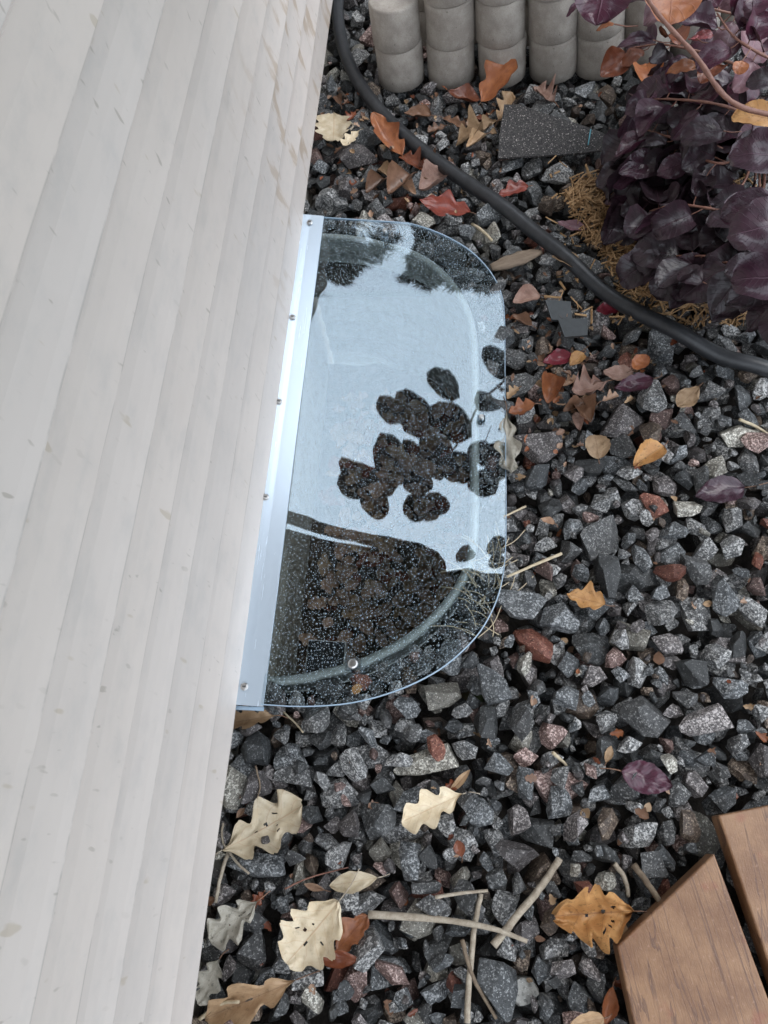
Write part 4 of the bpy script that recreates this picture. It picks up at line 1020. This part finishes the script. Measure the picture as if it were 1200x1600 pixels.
tag(mesh_obj('shredded_mulch', *merge(parts), M_MULCH, smooth=False), kind='stuff')
# crumbs of broken leaves caught between the stones
parts = []; UVS = []
for _ in range(420):
    w_ = rd.random()
    if w_ < .3: u, v = rd.uniform(500, 790), rd.uniform(130, 335)
    elif w_ < .6: u, v = rd.gauss(870, 60), rd.gauss(590, 80)
    else: u, v = rd.uniform(330, 1200), rd.uniform(130, 1600)
    if 360 < u < 795 and 335 < v < 1110: continue
    p = at(u, v, 0); L = rd.uniform(.008, .024)
    V, Fc, U = leaf_data(L, L * rd.uniform(.5, .9), rd.choice(['oak', 'ovate', 'pointed']), rd.randrange(9999), cross=rd.uniform(0, 1.4), nt=6, ns=2, wrinkle=.08)
    Mx = Matrix.Rotation(rd.uniform(0, 6.3), 3, 'Z') @ Matrix.Rotation(rd.gauss(0, .4), 3, 'X') @ Matrix.Rotation(rd.gauss(0, .4), 3, 'Y')
    z = ground_h(p.x, p.y) + .003
    parts.append(([Mx @ q + Vector((p.x, p.y, z)) for q in V], Fc)); UVS += U
V, Fc = merge(parts); o = mesh_obj('leaf_fragments', V, Fc, LM['brown'], uvs=UVS)
for m_ in ('litter', 'tan', 'rust', 'orange'): o.data.materials.append(LM[m_])
nf = len(parts[0][1]); o.data.polygons.foreach_set('material_index', [[0, 0, 1, 2, 3, 1, 4, 0, 2][(i // nf) % 9] for i in range(len(o.data.polygons))])
tag(o, kind='stuff')
# driftwood chip
a, b = at(768, 408, .02), at(848, 382, .02); d = b - a; L = d.length; V, Fc = [], []
ns = 14
for i in range(ns + 1):
    t = i / ns; w = .017 * (math.sin(math.pi * (.12 + .8 * t)) ** .7) + .003 * noise.noise(Vector((t * 6, 1, 1)))
    for k_ in range(10):
        an = 2 * math.pi * k_ / 10; V.append((t * L, w * math.cos(an), .6 * w * math.sin(an) + .003 * noise.noise(Vector((t * 7, an, 3)))))
for i in range(ns):
    for k_ in range(10): c = (k_ + 1) % 10; Fc.append((i * 10 + k_, i * 10 + c, i * 10 + 10 + c, i * 10 + 10 + k_))
Fc += [tuple(range(9, -1, -1)), tuple(range(len(V) - 10, len(V)))]
o = mesh_obj('driftwood', V, Fc, M_CHIP); o.location = (a.x, a.y, max(ground_h(a.x + d.x * t, a.y + d.y * t) for t in (.2, .5, .8)) + .006); o.rotation_euler = (0, 0, math.atan2(d.y, d.x))
tag(o, 'grey brown weathered wood chunk between the cover corner and the hose', 'wood chunk')
def scrap(name, pxs, th, mat, lab, cat, zoff=.0):
    q = [at(u, v, .02) for u, v in pxs]; hs = []
    xs_ = [p.x for p in q]; ys_ = [p.y for p in q]
    for a_ in np.arange(min(xs_), max(xs_), .005):
        for b_ in np.arange(min(ys_), max(ys_), .005):
            if inside_poly(a_, b_, q): hs.append(ground_h(a_, b_))
    z = max(hs) + .0015 + zoff
    c = sum(q, Vector()) / len(q)
    V = [Vector((p.x - c.x, p.y - c.y, .004 * noise.noise(Vector((p.x * 20, p.y * 20, 0))))) for p in q]
    n = len(V); V2 = V + [v - Vector((0, 0, th)) for v in V]
    o = mesh_obj(name, V2, [tuple(range(n)), tuple(range(2 * n - 1, n - 1, -1))] + [(i, n + i, n + (i + 1) % n, (i + 1) % n) for i in range(n)], mat, smooth=False)
    o.location = (c.x, c.y, z); tag(o, lab, cat); return o
sc_ = scrap('roof_shingle', [(788, 160), (812, 161), (850, 176), (910, 194), (944, 206), (951, 232), (880, 238), (778, 245), (782, 200)], .004, M_SHINGLE, 'torn dark asphalt shingle scrap with a blue chalk line, below the blocks', 'shingle')
p0, p1 = at(923, 202, .02) - sc_.location, at(919, 226, .02) - sc_.location
V, Fc = tube_data([Vector((p0.x, p0.y, .0032)), Vector((p1.x, p1.y, .0032))], .0016, 6); mesh_obj('chalk_line', V, Fc, M_CHALK, sc_)
scrap('slate_piece', [(852, 468), (892, 470), (894, 500), (862, 498)], .006, M_SLATE, 'dark blue grey slate square nearest the hose', 'slate piece')
scrap('slate_piece', [(872, 499), (918, 498), (918, 524), (882, 527)], .006, M_SLATE, 'dark blue grey slate square below the other one', 'slate piece', .004)

# ------------------------------------------------------------------ the purple smoke bush
bush = empty('smoke_bush', (.95, 1.75, 0)); tag(bush, 'purple leaved smoke bush, wet, overhanging the gravel beside the blocks', 'bush')
BI_ = Matrix.Translation((-.95, -1.75, 0))
def bchild(o): o.parent = bush; o.matrix_parent_inverse = BI_.copy(); return o
rdl = random.Random(12)
def bush_leaf(base, d, nrm, L, wr, mat, kind='ovate', pet=None, seed=0, fine=True, **kw):
    d = Vector(d).normalized(); nrm = Vector(nrm); nrm = (nrm - d * nrm.dot(d)).normalized(); x = d.cross(nrm)
    a = dict(cross=rdl.uniform(-.3, .9), along=rdl.uniform(-.8, .2), wrinkle=.07, nt=16 if fine else 8, ns=5 if fine else 3, ragged=.02, forward=.05); a.update(kw)
    V, Fc, U = leaf_data(L, L * wr, kind, seed, **a)
    o = mesh_obj('leaf', V, Fc, LM[mat], uvs=U)
    m = Matrix((x, d, nrm)).transposed().to_4x4(); m.translation = base; o.matrix_world = m
    bchild(o)
    if pet is not None:
        q = m.inverted() @ Vector(pet)
        b0 = V[a['ns']]
        c = mesh_obj('petiole', *tube_data([b0, (b0 + q) / 2 + Vector((0, 0, -.003)), q], .0011, 5), M_BARK, o)
    return o
def branch(pts, r0, r1, n=8):
    P_ = smooth_path(pts, 8); k_ = len(P_)
    bchild(mesh_obj('stem', *tube_data(P_, [r0 + (r1 - r0) * i / (k_ - 1) + .0004 * math.sin(i * 2.1) for i in range(k_)], n), M_BARK)); return P_
def atp(u, v, z): return at(u, v, z)
root = Vector((1.02, 1.60, -.03))
BR_ = [  # (list of image points with heights), leaf size, leaf colours
 ([root, atp(1290, 190, .45), atp(1155, 166, .55), atp(1085, 85, .60), atp(1018, 8, .64), atp(985, -70, .68)], (.0045, .0022), .085, ['plum', 'purple'], .3),
 ([root, atp(1200, 130, .18), atp(1120, 90, .22), atp(1040, 70, .22), atp(985, 75, .20)], (.004, .0015), .075, ['plum', 'purple', 'dark', 'rust'], 1),
 ([root, atp(1220, 200, .15), atp(1130, 165, .20), atp(1050, 155, .19), atp(998, 158, .16)], (.004, .0015), .075, ['dark', 'plum', 'purple'], 1),
 ([root, atp(1200, 260, .12), atp(1110, 225, .17), atp(1050, 215, .16), atp(1002, 200, .14)], (.004, .0015), .08, ['dark', 'dark', 'purple'], 1),
 ([root, atp(1190, 300, .10), atp(1110, 270, .12), atp(1040, 255, .12), atp(985, 250, .10)], (.004, .0015), .08, ['dark'], 1),
 ([root, atp(1210, 350, .14), atp(1130, 330, .18), atp(1060, 320, .16), atp(1015, 330, .12)], (.004, .0015), .08, ['dark', 'dark', 'plum'], 1),
 ([root, atp(1240, 400, .14), atp(1160, 400, .16), atp(1090, 400, .14), atp(1030, 400, .10)], (.004, .0015), .085, ['dark'], 1),
 ([root, atp(1280, 410, .2), atp(1200, 405, .22), atp(1140, 410, .18), atp(1085, 410, .12)], (.004, .0015), .085, ['dark', 'plum', 'dark'], 1),
 ([root, atp(1260, 60, .25), atp(1180, 30, .32), atp(1100, 10, .34), atp(1040, -20, .34)], (.004, .0015), .075, ['plum', 'purple', 'mauve', 'rust'], 1),
 ([root, atp(1290, 130, .3), atp(1210, 95, .36), atp(1150, 60, .38), atp(1120, 20, .38)], (.004, .0015), .075, ['plum', 'mauve', 'purple'], 1),
 ([root, atp(1330, 300, .42), atp(1260, 310, .46), atp(1200, 290, .46)], (.004, .002), .09, ['plum', 'purple'], 1),
 ([root, atp(1330, 420, .38), atp(1270, 440, .40), atp(1210, 420, .40)], (.004, .002), .09, ['plum', 'dark'], 1),
 ([root, atp(1330, 450, .25), atp(1270, 460, .25), atp(1215, 445, .22)], (.004, .002), .085, ['dark', 'dark'], .8),
]
for k_ in range(12):
    u0, v0 = [(1040, 140), (1085, 190), (1150, 210), (1010, 300), (1080, 300), (1160, 350), (1100, 370), (1190, 425), (1120, 405), (1060, 110), (1130, 130), (1040, 240)][k_]
    z0 = .07 + .03 * (k_ % 3)
    BR_.append(([root, atp((u0 + 1250) / 2, (v0 + 260) / 2, z0 + .05), atp(u0 + 40, v0 + 5, z0 + .03), atp(u0, v0, z0), atp(u0 - 30, v0 + 8, z0 - .02)], (.003, .0012), .085, ['dark', 'dark', 'dark', 'plum'], 1))
nl = 0
for bi, (pp, rad, ls, cols, dens) in enumerate(BR_):
    P_ = branch(pp, *rad)
    start = int(len(P_) * (.30 if dens >= .8 else .5)); i = start; side = 1
    while i < len(P_) and nl < 420:
        p = P_[i]; tdir = (P_[min(i + 1, len(P_) - 1)] - P_[i - 1]).normalized()
        lat = tdir.cross(Vector((0, 0, 1))).normalized() * side
        if dens >= .8:
            d = (tdir * rdl.uniform(.1, .8) + lat * rdl.uniform(.5, 1) + Vector((0, 0, rdl.uniform(-.6, .15)))).normalized()
            L = ls * rdl.uniform(.75, 1.15); pb = p + d * rdl.uniform(.012, .028)
            mat = rdl.choice(cols)
            if rdl.random() < .03: mat = rdl.choice(['orange', 'crimson', 'rust'])
            nr = Vector((rdl.gauss(0, .45), rdl.gauss(-.1, .45), 1))
            bush_leaf(pb, d, nr, L, rdl.uniform(.66, .9), mat, rdl.choice(['ovate', 'round', 'round']), pet=p, seed=5000 + nl)
            nl += 1
        side = -side; i += 2
# leaves singled out in the photograph: base, tip in image, height, colour
SP = [((948, -30), (930, 48), .62, .95, 'purple', None), ((1048, -45), (1046, 42), .52, .85, 'orange', 'rust orange leaf'), ((1215, 190), (1140, 186), .50, .72, 'gold', 'bright orange leaf'),
      ((1240, 250), (1135, 246), .52, .85, 'plum', None), ((1255, 350), (1132, 372), .50, .80, 'plum', 'large ribbed purple leaf'), ((1250, 440), (1138, 440), .46, .85, 'plum', None),
      ((1210, 130), (1164, 130), .40, 1.0, 'dark', None), ((1088, 60), (1078, 62), .3, .9, 'rose', None), ((1115, 55), (1078, 62), .30, .55, 'rose', 'small pink leaf'),
      ((1088, 102), (1038, 118), .32, .50, 'orange', None), ((1160, 95), (1152, 118), .42, 1.1, 'orange', None), ((1098, 440), (1058, 430), .16, .9, 'dark', None),
      ((1060, 400), (985, 400), .12, .95, 'dark', None), ((905, 5), (885, 28), .55, .4, 'purple', None), ((945, 10), (912, 22), .5, .45, 'gold', None),
      ((960, 38), (930, 48), .50, .5, 'orange', None), ((1020, 62), (962, 74), .30, .42, 'plum', None), ((1130, 205), (1060, 225), .22, .75, 'dark', None)]
for i, (b, t, z, wr, mt, lab) in enumerate(SP):
    B, T_ = at(*b, z), at(*t, z - .012); d = T_ - B
    o = bush_leaf(B, d, (rdl.gauss(0, .1), -.15, 1), d.length, wr, mt, 'round' if wr > .7 else 'ovate', pet=B - d.normalized() * .03 + Vector((.01, .01, -.02)), seed=7000 + i, cross=.25, along=-.35)
    if lab: o['label'] = lab
# a high branch that leans over the path: its leaves show dark in the wet cover
def mirror_pt(u, v, h):
    p = on_sheet(u, v); z = sheet_z(p.x, p.y, False); p = Vector((p.x, p.y, z)); d = ray(u, v)
    n = Vector((SL, 0, 1)).normalized(); r = d - 2 * d.dot(n) * n
    return p + r * ((h - p.z) / r.z), r
REF = [(690, 612, 48), (650, 648, 66), (612, 650, 40), (694, 655, 60), (615, 705, 66), (560, 725, 52), (548, 745, 40), (578, 762, 44), (640, 735, 46), (640, 770, 50), (668, 765, 46), (700, 712, 60),
       (735, 740, 56), (752, 620, 44), (765, 690, 44), (758, 715, 44), (772, 572, 44), (725, 855, 34), (775, 850, 40), (775, 880, 30), (668, 690, 50), (672, 706, 48), (640, 700, 46), (590, 735, 44), (655, 775, 44)]
stemp = [mirror_pt(u, v, .98)[0] for u, v in ((620, 742), (660, 715), (690, 690), (715, 660), (735, 630), (770, 600), (830, 560), (920, 520))]
P_ = branch([Vector((1.15, 1.72, .1)), Vector((1.25, 1.9, .6))] + [stemp[i] for i in range(len(stemp) - 1, -1, -1)], .0045, .0018)
for i, (u, v, sz) in enumerate(REF):
    c, r = mirror_pt(u, v, .97 + .03 * math.sin(i * 2.3)); dist = (on_sheet(u, v) - CAM).length + (c - on_sheet(u, v)).length
    L = sz * 1.0 / F * dist; q = min(P_, key=lambda s: (s - c).length); d = (c - q); d.z *= .3
    if d.length < .01: d = Vector((-1, .2, 0))
    d.normalize(); bush_leaf(c - d * L * .5, d, (rdl.gauss(0, .08), rdl.gauss(0, .08), 1), L, .95, 'dark', 'round', pet=None, seed=7600 + i, fine=False, along=-.1)

# ------------------------------------------------------------------ what the cover mirrors: an added overhang and evergreens
def edge_line(px): return [(q.x, q.y) for q in (mirror_pt(u, v, 2.75)[0] for u, v in px)]
out_ = edge_line(((400, 790), (440, 785), (480, 783), (540, 788), (590, 797), (640, 815), (672, 838), (688, 860), (694, 880), (730, 882), (760, 900), (790, 908), (900, 915)))
inn_ = edge_line(((400, 806), (440, 803), (480, 803), (540, 808), (586, 817)))
ins_ = edge_line(((400, 798), (440, 796), (480, 796), (540, 802), (583, 815)))
far_x = out_[-1][0]
o = prism('reflection_blocker', inn_ + out_[5:] + [(far_x, -1.3), (-.5, -1.3), (-.5, inn_[0][1])], 2.75, 2.772, M_BLOCKER)  # added out of view, outlined to block sky and darken the cover's reflection
prism('slit_blocker', out_[:5] + [out_[5]] + [inn_[-1]] + ins_[::-1], 2.752, 2.77, M_BLOCKER, o)  # added strip, its gap lets a thin arc of sky reflect
tag(o, 'added dark overhang, seen only as a dark shape mirrored in the cover', 'blocker')
def conifer(x, y, h, r, seed, lab):
    t = empty('evergreen_tree', (x, y, -.12)); tag(t, lab, 'tree', 'evergreens beyond the blocks')
    mesh_obj('trunk', *tube_data([(0, 0, 0), (0.02, 0, h * .5), (0, 0, h)], [.13, .08, .01], 10), M_TWIG2, t)
    rg = np.random.default_rng(seed); n = 20000
    z = rg.random(n) ** 1.3; lay = np.floor(z * 26) / 26 + rg.random(n) * .012; a = rg.random(n) * 6.283
    arm = np.round(a / 6.283 * 9 + lay * 40) / 9 * 6.283 - lay * 40 / 9 * 6.283 + rg.normal(0, .16, n)
    rad = r * (1 - lay ** 7) * rg.random(n) ** .5 * (1 + .25 * np.sin(arm * 5 + lay * 60))
    P0 = np.stack([np.cos(arm) * rad, np.sin(arm) * rad, .25 + lay * (h - .3) - rad * .25], 1)
    d = np.stack([np.cos(arm), np.sin(arm), rg.normal(-.1, .35, n)], 1) + rg.normal(0, .35, (n, 3)); d /= np.linalg.norm(d, axis=1)[:, None]
    s = np.cross(d, rg.normal(0, 1, (n, 3))); s /= np.linalg.norm(s, axis=1)[:, None]
    L = rg.uniform(.10, .22, n)[:, None]
    V = np.empty((n * 3, 3)); V[0::3] = P0 - s * .022; V[1::3] = P0 + s * .022; V[2::3] = P0 + d * L
    np_mesh('crown', V, np.arange(n * 3).reshape(-1, 3), [M_FIR], parent=t)
M_FIR = simple_material('fir_needles', (.012, .022, .012), (.025, .042, .022), 6, .7, .2, .01)
CON = [(.10, 6.1, 6.35, .42, 'leftmost, in line with the wall'), (1.10, 6.1, 6.30, .36, 'second from the wall, the narrowest'), (1.42, 6.3, 6.75, .46, 'third from the wall'),
       (1.80, 6.1, 6.50, .44, 'fourth from the wall'), (2.20, 6.3, 6.70, .50, 'fifth from the wall'), (2.65, 6.2, 6.4, .50, 'farthest from the wall')]
for i, (x, y, h, r, w_) in enumerate(CON): conifer(x, y, h, r, i + 1, 'dark columnar evergreen beyond the blocks, ' + w_)
